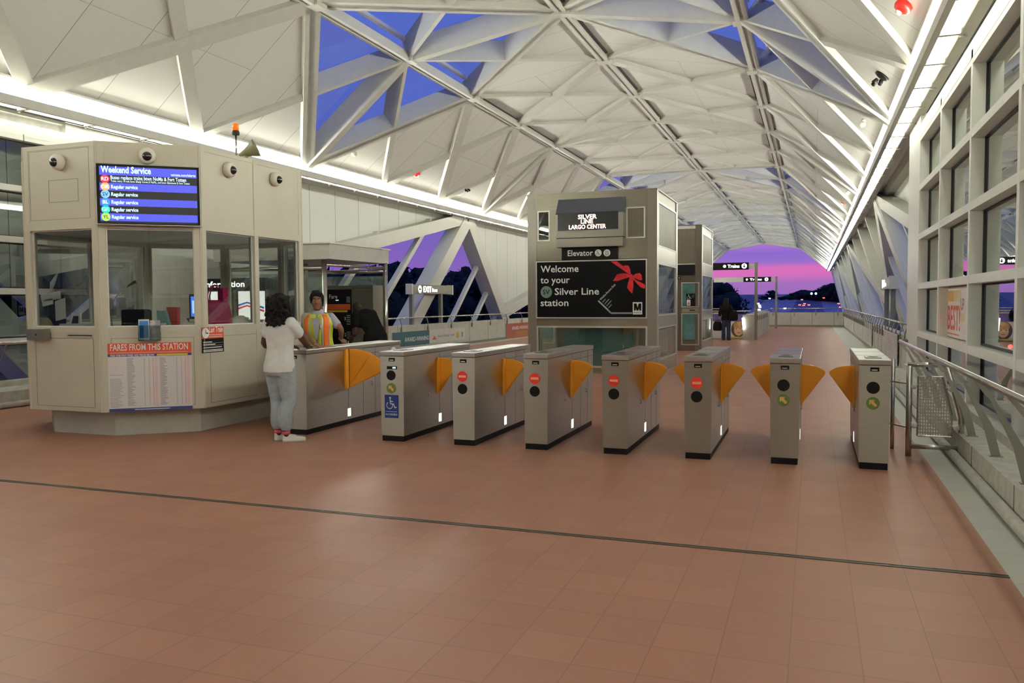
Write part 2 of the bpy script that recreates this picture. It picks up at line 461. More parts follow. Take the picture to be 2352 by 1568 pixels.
# light strips along both eaves -----------------------------------------
M_reflect = mat('light_reflector', (.50, .48, .42), .45, var=.03)
SEGL = 1.306
def strip(side, name, label):
    sg = 1 if side == 'R' else -1
    ex = XC + sg * 6.63
    t = thing(name, label, 'light strip', (ex, 20, 4.7))
    hs = MB()
    X = lambda d: ex + sg * d
    def bx(d0, d1, ya, yb, z0, z1, m): hs.box(min(X(d0), X(d1)), max(X(d0), X(d1)), ya, yb, z0, z1, m)
    bx(-.02, .06, YB, YF, 4.73, 4.88, M_beam)            # edge beam
    bx(.06, .40, YB, YF, 4.80, 4.84, M_reflect)
    bx(-.02, .95, YB, YF, 5.14, 5.18, M_white); bx(.40, .43, YB, YF, 4.80, 5.16, M_white)          # soffit and tray back, added to stop sky and uplight leaking past
    # curved reflector and bulkhead down to the window head
    pr_ = [(.285, 4.722), (.34, 4.72), (.43, 4.715)]
    for (d0, z0), (d1, z1) in zip(pr_[:-1], pr_[1:]):
        q = [(X(d0), YB, z0), (X(d0), YF, z0), (X(d1), YF, z1), (X(d1), YB, z1)]
        hs.poly(q if sg < 0 else q[::-1], M_reflect)
    hs.build('housing', t)
    up = MB(); up.box(min(X(.13), X(.16)), max(X(.13), X(.16)), YB, YF, 4.88, 5.06, M_uplamp); up.build('uplight_lamp', t)
    n = int((YF - YB) / SEGL)
    for i in range(n):
        ya = YB + i * SEGL; yb = ya + SEGL
        if yb > 60: continue
        d = MB(); d.box(min(X(.07), X(.33)), max(X(.07), X(.285)), ya + .05, yb - .05, 4.765, 4.785, M_lamp); d.build('diffuser', t)
        dv = MB()
        dv.box(min(X(.06), X(.30)), max(X(.06), X(.30)), yb - .035, yb + .035, 4.735, 4.80, M_reflect)
        dv.box(min(X(.285), X(.37)), max(X(.285), X(.37)), yb - .012, yb + .012, 4.70, 4.73, M_conc)
        dv.build('divider', t)
    d = MB(); ya = YB + SEGL * int((60 - YB) / SEGL); d.box(min(X(.07), X(.33)), max(X(.07), X(.285)), ya, YF, 4.765, 4.785, M_lamp); d.build('diffuser', t)
    return t
strip('R', 'light_strip', 'long bright light strip along the right eave above the window wall')
strip('L', 'light_strip', 'long bright light strip along the left eave above the station booth')

# curtain wall with square windows on the right, near part ----------------
def mullion_wall(side, y_end, name_i):
    sg = 1 if side == 'R' else -1
    fx = 1.70 if side == 'R' else -12.30          # inner edge of the frame
    gx_ = fx + sg * .16                            # glass
    t = bpy.data.objects.new(name_i, None); COL.objects.link(t); t['kind'] = 'structure'
    fr = MB()
    st = 2.45 if side == 'R' else 4.9
    ys = [y_end - .15 - 2.45 + (2.45 if side == 'R' else 0) - st * k for k in range(10 if side == 'R' else 6)]
    zs = [.16, .97, 1.79, 2.64, 3.48, 4.33]
    lo, hi = min(fx, fx + sg * .19), max(fx, fx + sg * .19)
    fr.box(lo - (0 if sg > 0 else .12), hi + (.12 if sg > 0 else 0), ys[0], y_end + 1.55, 0.0, 4.75, M_frame)      # broad end post
    for y in ys[1:]: fr.box(lo, hi, y - .05, y + .05, .1, 4.45, M_frame)
    for z in zs: fr.box(lo + .002, hi - .002, ys[-1], ys[0], z - .05, z + .05, M_frame)
    fr.box(lo, hi, ys[-1], ys[0], 4.35, 4.56, M_frame); fr.box(min(fx + sg * .10, fx + sg * .16), max(fx + sg * .10, fx + sg * .16), ys[-1], ys[0], 4.56, 4.72, M_conc)
    fr.build('window_frame', t)
    for ya, yb in zip(ys[1:], ys[:-1]):
        for za, zb in zip(zs[:-1], zs[1:]):
            if yb < -6: continue
            p = MB()
            q = [(gx_, ya + .05, za + .05), (gx_, yb - .05, za + .05), (gx_, yb - .05, zb - .05), (gx_, ya + .05, zb - .05)]
            p.poly(q, M_glass)
            w = .022; d0, d1 = min(gx_ - sg * .02, gx_ + sg * .005), max(gx_ - sg * .02, gx_ + sg * .005)
            p.box(d0, d1, ya + .05, yb - .05, za + .05, za + .05 + w, M_gasket); p.box(d0, d1, ya + .05, yb - .05, zb - .05 - w, zb - .05, M_gasket)
            p.box(d0, d1, ya + .05, ya + .05 + w, za + .05, zb - .05, M_gasket); p.box(d0, d1, yb - .05 - w, yb - .05, za + .05, zb - .05, M_gasket)
            p.build('pane', t)
    return t
mullion_wall('R', 15.95, 'window_1')
mullion_wall('L', 13.5, 'window_2')

# outer truss walls with white infill panels and open triangles -------------
M_wallp = grid_mat('white_wall_panel', (.60, .595, .56), (.20, .19, .18), (PITCH / 3, 0), (Y0 + .5, 0), .02, rough=.5, var=.03, axes='YX', bump=0)
M_truss = mat('grey_truss_paint', (.56, .55, .50), .45, var=.03)
def truss_wall(side):
    sg = 1 if side == 'R' else -1
    x = 2.38 if side == 'R' else -12.98
    wall = MB(); legs = MB()
    def tri(p3, m=M_wallp):
        wall.prism([(x + sg * .22, y, z) for y, z in p3], (sg * .10, 0, 0), m)
    def leg(p, q, w, dep, off=0.0):
        legs.beam((x + sg * off, p[0], p[1]), (x + sg * off, q[0], q[1]), dep, w, V((0, (q[1] - p[1]), -(q[0] - p[0]))), M_truss, -w / 2)
    T, B = 5.1, -.4
    for j in range(-15, 21, 6):
        ya = Y0 + j * PITCH + .1            # apex under the arch at j
        gz_ = lambda y: 5.06 - (ya - y) * .195     # gentle upper edge of the open triangle
        # infill between the foot of the previous steep leg and this apex, above the gentle edge
        y1 = ya - 6 * PITCH + 4.9 * .98; y0 = ya - 6 * PITCH
        tri([(y0 + .2, T), (y1 + 3.2, gz_(y1 + 3.2) + .0), (y1 + 3.2, T)])
        tri([(y0 + .2, T), (y1, gz_(y1)), (y1 + 3.2, gz_(y1 + 3.2))])
        tri([(y1 + 3.2, gz_(y1 + 3.2)), (ya - .3, T - .1), (y1 + 3.2, T)])
        tri([(y1 + 3.2, T), (ya - .3, T - .1), (ya - .3, T)])
        leg((ya - .3, gz_(ya - .3) - .21), (y1 - .6, gz_(y1 - .6) - .21), .42, .50)
        leg((ya + .15, 4.85), (ya + 5.35, B), .62, .56)
        leg((ya - .05, 4.7), (ya - 6.2, B), .56, .58)
        for k in (1, 2, 3, 4):
            f = .115 + .20 * k
            p = (ya + 5.2 * f, 4.7 - 5.2 * f); leg(p, (p[0] - 6.2 * (p[1] - B) / 5.1, B), .15, .16 if sg < 0 else .42, .05)
        for f in (2.8, 6.6):
            p = (ya - f, gz_(ya - f)); leg(p, (p[0] - 6.2 * (p[1] - B) / 5.1, B), .17, .18, .05)
    if sg > 0:
        fins = MB()
        for k in range(0, 13):
            y = Y0 + PITCH * 3 + k * PITCH * 1.5; fins.beam((x + .04, y, 4.85), (x + .04, y - 5.6, B), .60, .5 if k % 2 == 0 else .2, V((0, -5.2, 5.6)), M_truss, -.2)
        for g_ in (fins, legs, wall):
            for v in g_.v: v.x += (4.85 - v.z) * .24 - .25
        struct(fins.build('beam_fins'))
    struct(wall.build('wall_' + ('right' if sg > 0 else 'left')))
    struct(legs.build('beam_truss'))
    gb = MB(); gb.box(min(x - sg * .28, x + sg * .3), max(x - sg * .28, x + sg * .3), YB, YF, 4.86, 5.15, M_truss)
    struct(gb.build('beam_gutter'))
truss_wall('R'); truss_wall('L')

bw = MB(); bw.box(XC - 8, XC + 8, YB - .2, YB, -.3, 8.6, M_conc); struct(bw.build('wall_back_added'))  # unseen wall, added to keep purple sky out of the gate reflections
# ------------------------------------------------------------------ outside: ground, highway, trees, cars
M_ground = mat('night_ground', (.17, .16, .23), .9, var=.2, scale=.05)
M_road = mat('asphalt', (.34, .30, .37), .8, var=.12, scale=.1)
M_line = mat('road_paint', (.35, .35, .4), .7)
PROF = [(-150, -7), (60, -7), (700, -7), (820, -4), (1000, 4.0), (1500, 12), (2200, 14)]
def strip_mesh(name, xa, xb, dz, m, **kw):
    g = MB()
    for (ya, za), (yb, zb) in zip(PROF[:-1], PROF[1:]):
        c = lambda y: max(0, y - 300) * -.0
        g.poly([(xa + c(ya), ya, za + dz), (xb + c(ya), ya, za + dz), (xb + c(yb), yb, zb + dz), (xa + c(yb), yb, zb + dz)], m)
    return struct(g.build(name))
strip_mesh('ground', -900, 900, 0, M_ground)
strip_mesh('road', 8, 44, .12, M_road)
strip_mesh('road', -50, -17, .12, M_road)
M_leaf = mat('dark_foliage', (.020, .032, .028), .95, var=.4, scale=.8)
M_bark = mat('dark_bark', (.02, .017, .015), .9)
def tree_meshes(seed):
    rnd = random.Random(seed); c = MB()
    for i in range(26):
        a, h = rnd.uniform(0, 2 * pi), rnd.uniform(.16, .93)
        rad = (.34 * sin(pi * min(1, (h - .10) / .90)) ** .7) * rnd.uniform(.45, 1.0)
        q = V((cos(a) * rad, sin(a) * rad, h)); r = rnd.uniform(.09, .16)
        k = len(c.v); c.ball(q, r, M_leaf, 10)
        for v in range(k, len(c.v)):
            d = c.v[v] - q; c.v[v] = q + d * (1 + .35 * noise.noise(c.v[v] * 17 + V((seed, 0, 0))))
    for i in range(260):       # loose leafy tufts that break the outline
        a, h = rnd.uniform(0, 2 * pi), rnd.uniform(.3, 1.0)
        rad = .44 * sin(pi * min(1, (h - .2) / .84)) ** .7 * rnd.uniform(.8, 1.08)
        q = V((cos(a) * rad, sin(a) * rad, h)); e = [V((rnd.uniform(-1, 1), rnd.uniform(-1, 1), rnd.uniform(-1, 1))) * .045 for _ in range(3)]
        c.poly([q + x for x in e], M_leaf)
    t = MB(); t.tube([(0, 0, 0), (.01, 0, .25), (0, .01, .6)], [.03, .024, .012], M_bark, 8)
    return c, t
PROTO = []
for sd in (1, 2, 3):
    root = bpy.data.objects.new('tree', None); COL.objects.link(root)
    c, t = tree_meshes(sd); c.build('crown', root, True); t.build('trunk', root, True)
    PROTO.append(root)
tree_n = [0]
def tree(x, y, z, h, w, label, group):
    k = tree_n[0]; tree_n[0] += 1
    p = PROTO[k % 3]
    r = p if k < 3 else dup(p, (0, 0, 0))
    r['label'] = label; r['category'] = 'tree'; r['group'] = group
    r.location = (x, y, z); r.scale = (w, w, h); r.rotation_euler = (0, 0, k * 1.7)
rnd = random.Random(5)
LT, RT, ET = 'dark bushy tree of the wood beyond the left truss wall', 'dark tree on the hillside right of the highway', 'dark tall tree behind the far left barrier'
for i in range(34):
    y = 8 + i * 4.6 + rnd.uniform(-1.5, 1.5); x = -50 - rnd.uniform(0, 14) - max(0, y - 60) * .05
    tree(x, y, -7.2, rnd.uniform(12.5, 15.5) + (11 if y < 84 else 0), rnd.uniform(11, 15), LT, 'wood beyond the left wall')
for i in range(14):
    y = -62 + i * 5; tree(-48 - rnd.uniform(0, 12), y, -7.2, rnd.uniform(22, 26), 14, LT, 'wood beyond the left wall')
for i in range(30):
    y = -130 + i * 8; tree(58 + rnd.uniform(0, 10), y, -7.2, rnd.uniform(20, 24), 18, 'dark tree of the roadside wood beyond the right window wall', 'roadside wood beyond the right windows')
for i in range(26):
    tree(57 + rnd.uniform(0, 12), 118 + i * 13, -7.2, 22 + i * .45, 22, 'dark tree of the roadside wood beyond the right window wall', 'roadside wood beyond the right windows')
for i in range(9):
    tree(at_y(1728 - i * 11, 690, 190 + i * 3).x - 6, 190 + i * 3, -7.1, (10, 12.5, 13, 12.5, 13.5, 13, 14, 14, 14)[i], 13, ET, 'trees behind the far left barrier')
for i in range(14):
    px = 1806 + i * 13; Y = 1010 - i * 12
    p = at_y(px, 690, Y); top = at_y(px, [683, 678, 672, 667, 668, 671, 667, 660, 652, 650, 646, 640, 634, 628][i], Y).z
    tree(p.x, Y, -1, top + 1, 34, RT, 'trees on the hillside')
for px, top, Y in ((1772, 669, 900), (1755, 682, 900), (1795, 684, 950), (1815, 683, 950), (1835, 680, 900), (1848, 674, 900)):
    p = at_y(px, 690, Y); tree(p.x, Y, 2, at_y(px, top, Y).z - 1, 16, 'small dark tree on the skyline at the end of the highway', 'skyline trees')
M_car = mat('car_paint', (.04, .04, .05), .3, coat=.5)
M_carglass = mat('car_glass', (.01, .01, .015), .1)
M_head = mat('headlight', (1, .97, .9), .3, emit=60, var=0); M_tail = mat('tail_light', (1, .06, .05), .3, emit=30, var=0)
def car_proto(away, near=False):
    root = bpy.data.objects.new('car', None); COL.objects.link(root)
    b = MB(); b.rbox(-.9, .9, -2.2, 2.2, .3, .95, M_car, .12)
    b.build('body', root); c = MB(); c.hexa([(-.8, -1.6, .95), (.8, -1.6, .95), (.8, 1.1, .95), (-.8, 1.1, .95), (-.62, -1.1, 1.45), (.62, -1.1, 1.45), (.62, .5, 1.45), (-.62, .5, 1.45)], M_carglass); c.build('cabin', root)
    for sx in (-1, 1):
        for sy in (-1.4, 1.4):
            w = MB(); w.lathe([(.33, 0), (.33, .2)], (sx * .92 - (.2 if sx > 0 else 0), sy, .33), (1, 0, 0), M_black, 14, False); w.build('wheel', root)
        l = MB(); l.ball((sx * .62, -2.2, .68), (.09 if near else .42 if away else .48), M_tail if away else M_head, 8); l.build('tail_light' if away else 'headlight', root)  # distant lamps oversized: their glare is built into the ball
    return root
cars = {True: None, False: None}
def car(px, py, away, Y=None, k=[0]):
    if Y is None:
        q = at_z(px, py, -6.3)
        for i in range(400):            # first point where the sight line meets the road
            Yq = 120 + i * 4.0; w_ = at_y(px, py, Yq)
            zr = [za + (zb - za) * (Yq - ya) / (yb - ya) for (ya, za), (yb, zb) in zip(PROF[:-1], PROF[1:]) if ya <= Yq <= yb][0]
            if w_.z <= zr + .75: q = w_; break
    else: q = at_y(px, py, Y)
    if cars[away] is None: cars[away] = r = car_proto(away)
    else: r = dup(cars[away], (0, 0, 0))
    r.location = (q.x, q.y, q.z - .68)
    r['label'] = 'distant car driving away on the highway with red tail lights lit' if away else 'distant oncoming car on the highway with white headlights lit'
    r['category'] = 'car'; r['group'] = 'cars driving away' if away else 'oncoming cars'
for px, py in ((1746, 735), (1752, 728), (1756, 722), (1749, 717), (1744, 712), (1746, 706), (1751, 716), (1757, 730)): car(px, py - 1, False)
for px, py, Y in ((1745, 701, None), (1742, 697, 850), (1768, 685, 900)): car(px, py, False, Y)
car(1803, 708, False)
for px, py in ((1837, 700), (1848, 697), (1846, 701), (1858, 700), (1940, 702), (1930, 705), (1944, 706), (1926, 697), (1951, 704)): car(px, py, True)
for px, py, Y in ((1828, 683, 930), (1842, 688, 880), (1868, 680, 960), (1892, 684, 900), (1853, 674, 1000)): car(px, py, True, Y)
# cars seen through the near window wall
for px, py, Y, lab in ((2256, 789, 40, 'car with two red tail lights on the road outside the right windows'), (2266, 905, 26, 'car with tail lights low outside the right windows, nearest to the hall')):
    r = car_proto(True, True); p = at_y(px, py, Y); r.location = (p.x, Y, p.z - .68); r['label'] = lab; r['category'] = 'car'
M_green = mat('green_signal', (.15, 1, .75), .3, emit=30, var=0)
for i, px in enumerate((1864, 1874)):
    q = at_y(px, 674, 620); s_ = thing('traffic_light', ['green traffic light on the hillside, the left one of two', 'green traffic light on the hillside, the right one of two'][i], 'traffic light', (q.x, 620, -7))
    b = MB(); b.tube([(q.x, 620.3, -7), (q.x, 620.3, q.z)], .05, M_black, 8); b.build('pole', s_)
    b = MB(); b.box(q.x - .35, q.x + .35, 619.9, 620.2, q.z - .6, q.z + 1.4, M_black); b.build('housing', s_)
    b = MB(); b.ball((q.x, 619.8, q.z), .75, M_green, 10); b.build('lamp', s_)

# ------------------------------------------------------------------ kerbs, barriers, rails
M_panelgrey = mat('barrier_panel', (.56, .55, .48), .55, var=.06, scale=4)
def kerb(side):
    sg = 1 if side == 'R' else -1; x = 1.34 if side == 'R' else -11.5
    o = 1.84 if side == 'R' else -12.4
    k = MB(); k.box(min(x, o), max(x, o), YB, 17.2, 0, .25, M_conc)
    k.box(min(o - sg * .22, o), max(o - sg * .22, o), YB, 17.2, .25, .34, M_conc)
    for i in range(10): k.box(min(x - sg * .002, x), max(x - sg * .002, x), 16.4 - i * 1.64, 16.412 - i * 1.64, .01, .25, M_dark)
    struct(k.build('trim_%d' % (2 if side == 'R' else 3)))
    p = MB(); p.tube([(x - sg * .045, YB, .05), (x - sg * .045, 17.2, .05)], .045, M_conc, 12); struct(p.build('baseboard_' + ('right' if side == 'R' else 'left')))
    t = thing('handrail', 'round steel handrail on leaning flat posts before the %s window wall' % ('right' if side == 'R' else 'left'), 'handrail', (x, 6, .25))
    rx, rz = x - sg * .24, 1.0
    r = MB(); r.tube([(rx, YB, rz), (rx, 12.1, rz), (rx + sg * .02, 12.22, rz), (rx + sg * .10, 12.28, rz)], .024, M_tube, 14); r.build('rail', t)
    for i in range(15):
        y = 12.0 - i * 1.09 + .09
        if side == 'L' and y < 2: break
        q = MB()
        pts = [(x + sg * .10, .25), (x + sg * .04, .50), (x - sg * .14, .86), (rx - sg * .005, rz - .015)]
        for (xa, za), (xb, zb) in zip(pts[:-1], pts[1:]):
            wa = .035 if za < .6 else .028; wb = .035 if zb < .6 else .014
            for yy in (y - .006,):
                q.hexa([(xa - wa, yy, za), (xa + wa, yy, za), (xa + wa, yy + .012, za), (xa - wa, yy + .012, za), (xb - wb, yy, zb), (xb + wb, yy, zb), (xb + wb, yy + .012, zb), (xb - wb, yy + .012, zb)], M_steel)
        q.box(x + sg * .10 - .05, x + sg * .10 + .05, y - .03, y + .03, .25, .258, M_steel)
        q.build('post', t)
kerb('R'); kerb('L')
def barrier(name, x0, y0, x1, y1, label, n_in, h=.84, rail=1.07, posts=1.25, joint=1.25):
    """low wall of flat panels with a steel rail carried on brackets; n_in points to the hall"""
    a, b = V((x0, y0, 0)), V((x1, y1, 0)); L = (b - a).length; d = (b - a) / L; n = V(n_in)
    w = MB()
    P = lambda s_, off, z: a + d * s_ + n * off + V((0, 0, z))
    def bx(s0, s1, o0, o1, z0, z1, m):
        q = [P(s0, o0, z0), P(s1, o0, z0), P(s1, o1, z0), P(s0, o1, z0), P(s0, o0, z1), P(s1, o0, z1), P(s1, o1, z1), P(s0, o1, z1)]
        if (q[1] - q[0]).cross(q[3] - q[0]).z < 0: q = [q[i] for i in (3, 2, 1, 0, 7, 6, 5, 4)]
        w.hexa(q, m)
    bx(0, L, -.16, 0, 0, h, M_panelgrey); bx(0, L, 0, .012, 0, .09, M_steeld)
    k = int(L / joint)
    for i in range(1, k + 1): bx(i * joint - .008, i * joint + .008, 0, .002, .09, h, M_dark)
    struct(w.build(name))
    t = thing('guard_rail', label, 'guard rail', a)
    r = MB(); r.tube([P(0, -.03, rail), P(L, -.03, rail)], .022, M_tube, 10); r.build('rail', t)
    for i in range(int(L / posts) + 1):
        s_ = min(i * posts + .2, L - .05); w2 = MB()
        w2.tube([P(s_, .035, h - .16), P(s_, .03, h + .05), P(s_, -.03, rail)], .014, M_steeld, 6)
        q = MB.box
        w2.hexa([P(s_ - .03, 0, h - .2), P(s_ + .03, 0, h - .2), P(s_ + .03, .045, h - .2), P(s_ - .03, .045, h - .2), P(s_ - .03, 0, h - .06), P(s_ + .03, 0, h - .06), P(s_ + .03, .045, h - .06), P(s_ - .03, .045, h - .06)], M_steeld)
        w2.build('bracket', t)
barrier('wall_right_low', 1.72, 17.5, 1.66, FLOOR_END, 'steel guard rail on the low wall beyond the right windows', (-1, 0, 0), posts=.9)
barrier('wall_left_low', -12.2, 15.2, -12.2, FLOOR_END, 'steel guard rail on the low wall under the left truss', (1, 0, 0), posts=1.9, joint=1.9)
barrier('wall_end_low', -2.45, FLOOR_END - .1, 1.655, FLOOR_END - .1, 'steel guard rail across the far end of the hall', (0, -1, 0), posts=1.2, joint=1.2)
barrier('wall_end_low', -12.0, FLOOR_END - .1, -5.0, FLOOR_END - .1, 'steel guard rail at the far end, left of the stairwell', (0, -1, 0), posts=1.2)

# ------------------------------------------------------------------ fare gates
M_cap = mat('gate_lid_steel', (.50, .48, .45), .28, metal=.9, var=.05)
M_orange = mat('orange_paddle', (1.0, .40, .03), .38, var=.03, coat=.3)
M_red = mat('red_sign', (.85, .045, .03), .4, var=.03); M_pale = mat('pale_bar', (.95, .45, .28), .4)
M_olive = mat('green_sign', (.13, .20, .045), .4, var=.04); M_arrow = mat('tan_arrow', (.72, .42, .16), .4)
M_white_led = mat('white_marker_lamp', (1, .95, .82), .4, emit=2.6, var=0)
M_letter = mat('white_lettering', (.85, .85, .82), .5, var=0)
M_blue = mat('ada_blue', (.012, .035, .19), .4)
M_led = mat('cyan_led', (.5, .9, 1), .4, emit=2.2, var=0)
def gate_lathe(mb, c, r, m): mb.disc(c, (0, -1, 0), r, m, 32, .004)
def wheelchair(mb, o, xd, yd, nrm, s, m):      # seated figure in a wheelchair, s = height
    o, xd, yd, nrm = V(o), V(xd), V(yd), V(nrm)
    P = lambda x, y: o + xd * (x * s) + yd * (y * s)
    def band(pts, w):
        for a, b in zip(pts[:-1], pts[1:]):
            a, b = V((*a, 0)), V((*b, 0)); d = (b - a).normalized(); n = V((-d.y, d.x, 0)) * w / 2; a = a - d * w * .3; b = b + d * w * .3
            q = [P(*(p.x, p.y)) for p in (a - n, b - n, b + n, a + n)]
            mb.poly(q, m)
    mb.poly([P(.36 + .085 * cos(k * pi / 8), .90 + .085 * sin(k * pi / 8)) for k in range(16)], m)
    band([(.36, .78), (.40, .42), (.66, .42), (.78, .12), (.92, .16)], .085)
    band([(.38, .62), (.60, .62)], .07)
    band([(.31 + .27 * cos(a), .30 + .27 * sin(a)) for a in [2.2 + .28 * k for k in range(17)]], .065)
GW, GL, GH = .268, 1.87, 1.013
paddle_cache = {}
def paddle(side, wide=False):
    key = (side, wide)
    w, tip, top, bot = (.245, .80, .888, .455) if not wide else (.55, .70, .97, .475)
    pts = [(0, bot), (w, tip)] + [(w * cos(a) ** 1.0, tip + (top - tip) * sin(a)) for a in [pi / 2 * i / 8 for i in range(1, 9)]]
    pts = [(p[0], p[1]) for p in pts]
    m = MB()
    def slab(pp, y0, y1):
        bm = bmesh.new()
        vs = [bm.verts.new((side * x, y0, z)) for x, z in pp]; f = bm.faces.new(vs)
        e = bmesh.ops.extrude_face_region(bm, geom=[f]); nv = [g for g in e['geom'] if isinstance(g, bmesh.types.BMVert)]
        bmesh.ops.translate(bm, verts=nv, vec=(0, y1 - y0, 0)); bmesh.ops.recalc_face_normals(bm, faces=bm.faces)
        bmesh.ops.bevel(bm, geom=[x for x in bm.edges if x.is_boundary or len(x.link_faces) == 2 and x.calc_face_angle(0) > .8], offset=.008, segments=2, affect='EDGES')
        m.bm(bm, M_orange)
    if wide:
        a = [(x, z) for x, z in pts]
        sp = (.335, (top - tip) * .79 + tip)
        left = [(0, bot), sp] + [p for p in pts[2:] if p[0] < .33]
        right = [(.02, bot), (w, tip)] + [p for p in pts[2:] if p[0] > .34] + [sp]
        slab(left, .02, .055); slab(right, -.012, .02)
        m.box(*(sorted((side * -.004, side * .03))), -.09, -.03, bot - .01, top - .0, M_orange)
    else:
        slab(pts, -.02, .02)
        m.box(*(sorted((side * -.002, side * .022))), -.075, -.035, bot + .005, top + .005, M_orange)
    return m
def faregate(i, cx, label, signs, left, right, lampside=1, wide=False, w=GW, yf=8.15, gl=GL):
    t = thing('fare_gate', label, 'fare gate', (cx, yf, 0), 'fare gates across the hall')
    wt, wb = w / 2, w / 2 * .94
    L = lambda p: V(p) + t.location
    b = MB()
    b.hexa([L(p) for p in ((-wb, 0, .062), (wb, 0, .062), (wb, gl, .062), (-wb, gl, .062), (-wt, 0, .958), (wt, 0, .958), (wt, gl, .958), (-wt, gl, .958))], M_steel)
    for sx in (-1, 1):            # door joints on the flanks
        for yy in (.93, 1.30, 1.62):
            x_ = sx * (wt + .0005)
            b.hexa([L((sx * (wb + .0008) - .0004, yy, .07)), L((sx * (wb + .0008) + .0004, yy, .07)), L((sx * (wb + .0008) + .0004, yy + .006, .07)), L((sx * (wb + .0008) - .0004, yy + .006, .07)),
                    L((x_ - .0004, yy, .95)), L((x_ + .0004, yy, .95)), L((x_ + .0004, yy + .006, .95)), L((x_ - .0004, yy + .006, .95))], M_dark)
        b.box(t.location.x + sx * wt - .001, t.location.x + sx * wt + .001, yf + .93, yf + gl, .885, .889, M_dark)
    b.build('cabinet', t)
    c = MB(); c.rbox(cx - wt - .006, cx + wt + .006, yf - .008, yf + gl + .008, .963, GH, M_cap, .006)
    c.box(cx - wt, cx + wt, yf + .62, yf + .628, GH, GH + .001, M_dark); c.box(cx - wt, cx + wt, yf + 1.22, yf + 1.228, GH, GH + .001, M_dark)
    c.build('lid', t)
    p = MB(); p.box(cx - wb + .006, cx + wb - .006, yf + .006, yf + gl - .006, 0, .062, M_black); p.build('plinth', t)
    r = MB(); r.rbox(cx - .07, cx + .07, yf + .16, yf + .40, GH, GH + .008, M_steeld, .003); r.disc((cx, yf + .28, GH + .008), (0, 0, 1), .045, M_dark, 20, .002); r.build('card_reader', t)
    d = MB(); d.box(cx - .038, cx + .038, yf - .004, yf, .905, .942, M_black); d.box(cx - .026, cx + .022, yf - .0055, yf - .004, .914, .922, M_letter); d.build('label_plate', t)
    s_ = MB(); k = 0
    for kind, z in signs:
        q = V((cx - .012, yf, z)); g = MB(); nm = 'indicator'
        if kind == 'black': gate_lathe(g, q, .056, M_black)
        if kind == 'no':
            gate_lathe(g, q, .058, M_red); g.box(q.x - .042, q.x + .042, yf - .0062, yf - .004, z - .012, z + .012, M_pale); nm = 'no_entry_sign'
        if kind == 'arrow':
            gate_lathe(g, q, .058, M_olive); nm = 'arrow_sign'
            P = lambda x, zz: V((q.x + x * .058, yf - .0055, z + zz * .058))
            g.poly([P(-.55, .55), P(.30, .55), P(.08, .30), P(.62, -.30), P(.32, -.60), P(-.28, .0), P(-.55, -.30)], M_arrow)
        g.build(nm, t)
    if lampside:
        l = MB(); x_ = cx + lampside * (wb + .004); x2 = cx + lampside * (wb - .01)
        l.box(min(x_, x2), max(x_, x2), yf + .915, yf + .985, .10, .20, M_white_led); l.build('marker_lamp', t)
    for sd, on in ((-1, left), (1, right)):
        if not on: continue
        pm = paddle(sd, wide and sd > 0); pm.v = [v + V((cx + sd * (wt - .004), yf + .93, 0)) for v in pm.v]; pm.build('paddle', t)
    for sd in (-1, 1):
        h = MB(); x_ = cx + sd * (wt - .004)
        for yy in (.62, 1.52):
            h.tube([(x_, yf + yy, .50), (x_ + sd * .012, yf + yy, .495), (x_ + sd * .016, yf + yy, .46), (x_, yf + yy, .455)], .005, M_tube, 6)
        h.build('latch', t)
    return t
G_NO, G_AR = [('no', .755), ('black', .618)], [('black', .755), ('arrow', .612)]
gates = [
 (-3.565, 'fare gate with a no-entry sign, right beside the accessible gate', G_NO, 1, 1),
 (-2.735, 'fare gate with a no-entry sign, before the left edge of the elevator', G_NO, 1, 1),
 (-1.885, 'fare gate with a no-entry sign, before the right side of the elevator', G_NO, 1, 1),
 (-1.055, 'fare gate with a no-entry sign, rightmost of the four that carry one', G_NO, 1, 1),
 (-.245, 'fare gate with a green arrow and a paddle on either side', G_AR, 1, 1),
 (.535, 'fare gate at the right end of the row, beside the swing barrier', G_AR, 1, 0)]
for i, (x, lab, sg_, l_, r_) in enumerate(gates): faregate(i, x, lab, sg_, l_, r_, -1 if i == 5 else 1)
acc = faregate(9, -4.44, 'fare gate with a blue wheelchair sign and a small display', [('black', .745), ('arrow', .60)], 1, 1, 1, w=.30)
a = MB(); a.box(-4.44 - .062, -4.44 + .062, 8.145, 8.15, .815, .848, M_black); a.box(-4.43, -4.39, 8.1435, 8.145, .824, .84, M_led); a.build('display', acc)
a = MB(); a.rbox(-4.45 - .085, -4.45 + .085, 8.143, 8.15, .265, .525, M_blue, .003)
wheelchair(a, (-4.45 - .065, 8.1425, .365), (1, 0, 0), (0, 0, 1), (0, -1, 0), .14, M_letter); a.box(-4.45 - .07, -4.45 + .07, 8.1415, 8.1427, .335, .339, M_letter)
a.text('ACCESSIBLE', (-4.45, 8.1425, .295), (1, 0, 0), (0, 0, 1), .02, M_letter, 'CENTER', bold=.012, width=.15); a.build('accessible_sign', acc)
# wide gate beside the booth
g1 = faregate(0, -5.785, 'long steel gate console beside the booth with a wide two-leaf paddle', [], 0, 1, 1, True, w=.335, yf=8.22, gl=2.35)
a = MB(); a.lathe([(.07, 0), (.075, .03), (.055, .045)], (-5.785 + .165, 8.22 + 2.1, .86), (1, 0, 0), M_white, 24); a.box(-5.63, -5.565, 10.30, 10.34, .83, .89, M_letter); a.build('button_plate', g1)
